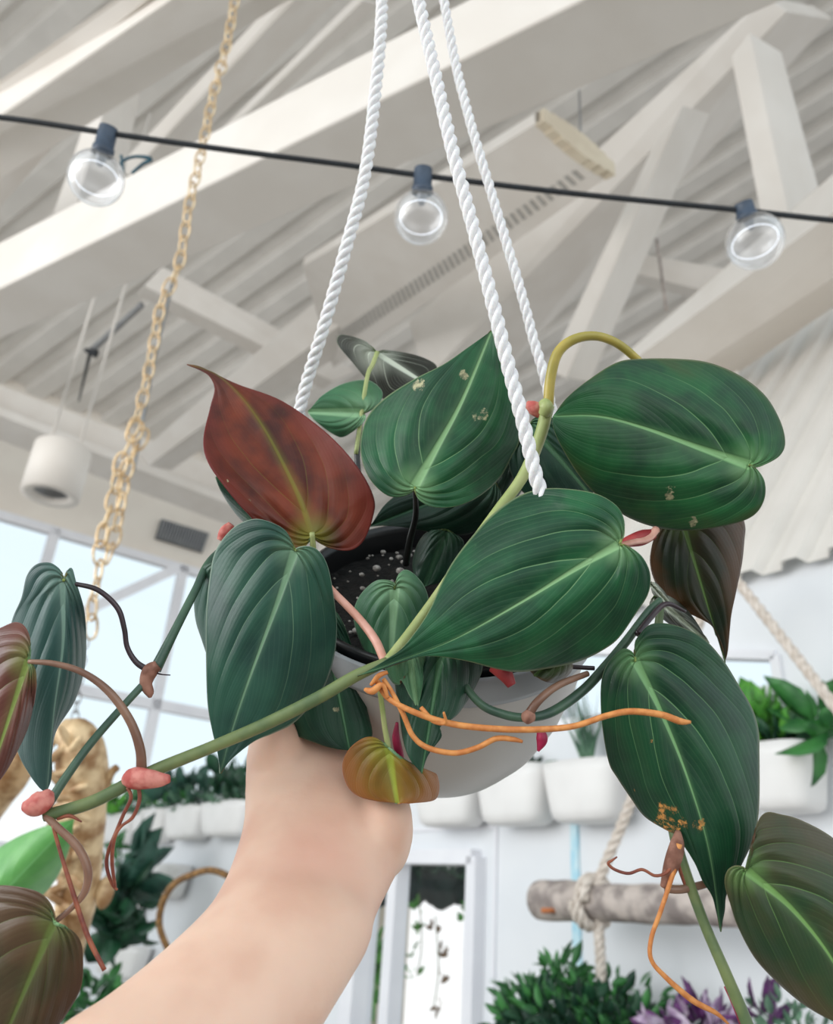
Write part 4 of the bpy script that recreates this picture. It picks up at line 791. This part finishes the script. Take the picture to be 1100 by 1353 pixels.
# aerial roots
for pts, m in (([(498, 900, .408, 8), (512, 922, .405, 7), (545, 940, .40, 8), (590, 955, .398, 8.5), (640, 962, .396, 8.5), (700, 964, .394, 8.5), (755, 960, .392, 8), (800, 946, .39, 8), (832, 940, .389, 8.5), (872, 944, .388, 9), (898, 953, .387, 9), (912, 954, .387, 4)], 'root'),
        ([(506, 897, .407, 6), (518, 915, .405, 6), (533, 945, .403, 7), (545, 972, .401, 7), (565, 988, .40, 7.5), (600, 995, .399, 7.5), (630, 988, .398, 7.5), (655, 976, .397, 7.5), (678, 977, .396, 7), (690, 980, .396, 4)], 'root'),
        ([(490, 905, .407, 5), (500, 893, .404, 7), (512, 888, .404, 5)], 'root'), ([(482, 911, .407, 5), (492, 913, .404, 10), (505, 905, .404, 7), (512, 922, .404, 5)], 'root'), ([(556, 935, .403, 6), (572, 952, .399, 7), (588, 955, .397, 5), (586, 941, .395, 3)], 'root'),
        ([(168, 1040, .383, 4), (173, 1054, .382, 5), (163, 1076, .381, 5), (153, 1100, .38, 5), (143, 1125, .38, 5), (141, 1145, .38, 5), (148, 1168, .38, 4), (155, 1176, .38, 3)], 'root_brown'),
        ([(183, 1040, .383, 5), (184, 1058, .382, 5), (175, 1080, .381, 5), (160, 1092, .38, 4), (151, 1108, .379, 5), (148, 1138, .379, 5), (152, 1172, .379, 4)], 'root_brown'),
        ([(70, 1090, .372, 5), (78, 1120, .37, 5), (95, 1175, .365, 6), (115, 1235, .36, 6.5), (138, 1282, .355, 6)], 'root_brown'),
        ([(76, 1082, .375, 4), (92, 1078, .374, 5), (108, 1086, .374, 2)], 'root_brown'),
        ([(897, 1115, .40, 8), (891, 1145, .398, 7), (882, 1175, .396, 6), (872, 1205, .394, 6), (860, 1240, .392, 6), (860, 1268, .39, 6), (880, 1292, .389, 7), (915, 1322, .388, 8), (945, 1338, .388, 6), (962, 1353, .388, 3)], 'root'),
        ([(890, 1140, .398, 5), (880, 1153, .397, 4), (865, 1157, .396, 4), (848, 1149, .396, 4), (830, 1154, .396, 4), (812, 1149, .396, 4), (803, 1141, .396, 4), (808, 1137, .396, 3), (815, 1132, .396, 2)], 'root_brown'),
        ([(893, 1130, .402, 5), (898, 1150, .402, 5), (904, 1168, .403, 4)], 'root_brown'), ([(203, 888, .428, 3), (213, 891, .427, 2), (225, 892, .427, 1.5)], 'petiole_dark')):
    pt(plant, 'aerial_root', pts, m)
# sheaths and nodes
for pts, m, lab in (([(168, 1030, .386, 14), (178, 1028, .384, 26), (196, 1029, .382, 24), (212, 1030, .382, 18), (224, 1029, .382, 10)], 'sheath_pink', 'pink sheath'),
        ([(66, 1046, .378, 12), (58, 1056, .375, 28), (44, 1063, .374, 28), (30, 1064, .374, 12)], 'sheath_pink', 'pink sheath'),
        ([(208, 880, .428, 14), (198, 888, .427, 20), (192, 905, .426, 16), (196, 918, .426, 12), (197, 925, .426, 4)], 'sheath_dry', 'dry brown sheath'),
        ([(715, 548, .47, 16), (706, 541, .47, 20), (696, 536, .472, 12)], 'sheath_pink', 'pink bud'),
        ([(306, 692, .50, 10), (298, 702, .50, 16), (292, 715, .50, 12)], 'sheath_pink', 'pink bud'),
        ([(860, 706, .46, 14), (846, 710, .455, 20), (828, 714, .45, 14), (820, 716, .447, 6)], 'sheath_red', 'red sheath'),
        ([(655, 880, .43, 24), (667, 893, .427, 20), (676, 908, .425, 12)], 'sheath_red', 'red sheath'),
        ([(713, 962, .423, 8), (716, 976, .422, 15), (711, 991, .42, 3)], 'sheath_magenta', 'magenta sheath tip'),
        ([(526, 955, .425, 4), (525, 975, .425, 11), (530, 995, .425, 11), (536, 1008, .425, 3)], 'sheath_magenta', 'magenta sheath'),
        ([(956, 1302, .392, 3), (966, 1318, .39, 9), (974, 1335, .388, 12), (980, 1356, .386, 10)], 'sheath_magenta', 'magenta sheath'),
        ([(690, 948, .423, 10), (697, 948, .422, 18), (705, 948, .423, 11)], 'sheath_dry', 'brown node'),
        ([(895, 1100, .41, 8), (893, 1120, .402, 20), (886, 1145, .40, 20), (877, 1172, .401, 9)], 'sheath_dry', 'dry brown sheath'),
        ([(718, 532, .464, 14), (722, 540, .462, 19), (718, 550, .464, 14)], 'petiole_pale', None)):
    V, Fc = lump(ptube(pts, 14, 24), .0011, len(pts)*3); o = obj('leaf_sheath', V, Fc, M[m], plant)
    if lab: o['label'] = lab

# ------------------------------------------------------------------ the hand and forearm
def arm():
    mb = MB()
    secs = [((-60, 1500), (250, 1640), .27, .60), ((65, 1353), (335, 1480), .30, .62), ((135, 1301), (412, 1350), .325, .62), ((200, 1250), (452, 1280), .345, .62), ((262, 1193), (490, 1212), .37, .60), ((297, 1145), (502, 1184), .39, .56),
            ((318, 1095), (524, 1146), .41, .52), ((326, 1050), (545, 1100), .43, .46), ((327, 1010), (546, 1062), .45, .40), ((328, 975), (536, 1025), .468, .34), ((336, 940), (508, 990), .485, .30)]
    cs = []
    for Lp, Rp, d, th in secs: cs.append([*P(*Lp, d), *P(*Rp, d), th])
    cs = catmull(np.array(cs), 60); k = 36; V = []; Fc = []
    cen = (cs[:, :3]+cs[:, 3:6])/2; T = np.gradient(cen, axis=0)
    for i, c_ in enumerate(cs):
        u = (c_[3:6]-c_[:3])/2; hw = np.linalg.norm(u); n = unit(np.cross(u, T[i])); n = n if n.dot(CAM-cen[i]) > 0 else -n
        for j in range(k):
            t = 2*math.pi*j/k; ct, s_ = math.cos(t), math.sin(t); e = .9
            V.append(cen[i]+u*math.copysign(abs(ct)**e, ct)+n*hw*c_[6]*math.copysign(abs(s_)**e, s_)-n*hw*c_[6]*.6)
    for i in range(59):
        for j in range(k): Fc.append([i*k+j, i*k+(j+1) % k, (i+1)*k+(j+1) % k, (i+1)*k+j])
    Fc += [list(range(k))[::-1], [59*k+j for j in range(k)]]; mb.add(V, Fc)
    ax = R.T
    def ball(px, py, d, r): mb.add(*ell_geo(P(px, py, d), r, ax, 24, 16))
    ball(511, 1094, .437, (.0145, .027, .020)); ball(470, 1110, .44, (.018, .03, .012)); ball(365, 1020, .462, (.017, .036, .018)); ball(430, 1000, .49, (.040, .032, .018))
    # fingers pass under and behind the bowl, each its own bent chain
    def fing(pts, r):
        q = catmull(np.array([[*P(a, b, d), 1] for a, b, d in pts]), 26)[:, :3]; rr_ = np.interp(np.linspace(0, 1, 26), [0, .3, .36, .62, .68, 1], [1.1, .98, 1.04, .92, .96, .72])*r
        mb.add(*tube_geo(q, rr_, 14)); mb.add(*ell_geo(q[-1], (rr_[-1],)*3, None, 12, 8))
    fing([(500, 1020, .50), (535, 1010, .56), (560, 970, .60), (575, 920, .625), (585, 875, .635)], .0088)
    fing([(470, 1000, .51), (500, 970, .575), (520, 920, .62), (532, 865, .645), (540, 815, .655)], .0095)
    fing([(440, 985, .515), (460, 940, .585), (474, 885, .625), (484, 830, .65), (490, 785, .66)], .0095)
    fing([(405, 975, .51), (415, 925, .575), (424, 870, .61), (432, 820, .635), (438, 785, .645)], .0092)
    fing([(365, 1000, .475), (358, 950, .485), (366, 900, .49), (385, 855, .49), (402, 830, .488)], .0112)   # thumb in front, under the leaf
    person = thing('person', P(240, 1400, .3), 'bare left forearm reaching up from the lower left, hand cupping the white pot', 'person')
    o = mb.build('arm_and_hand', M['skin'], person)
    mod(o, 'REMESH', mode='VOXEL', voxel_size=.0022, use_smooth_shade=True); s = mod(o, 'SMOOTH', iterations=14, factor=.6)
    return o
arm()
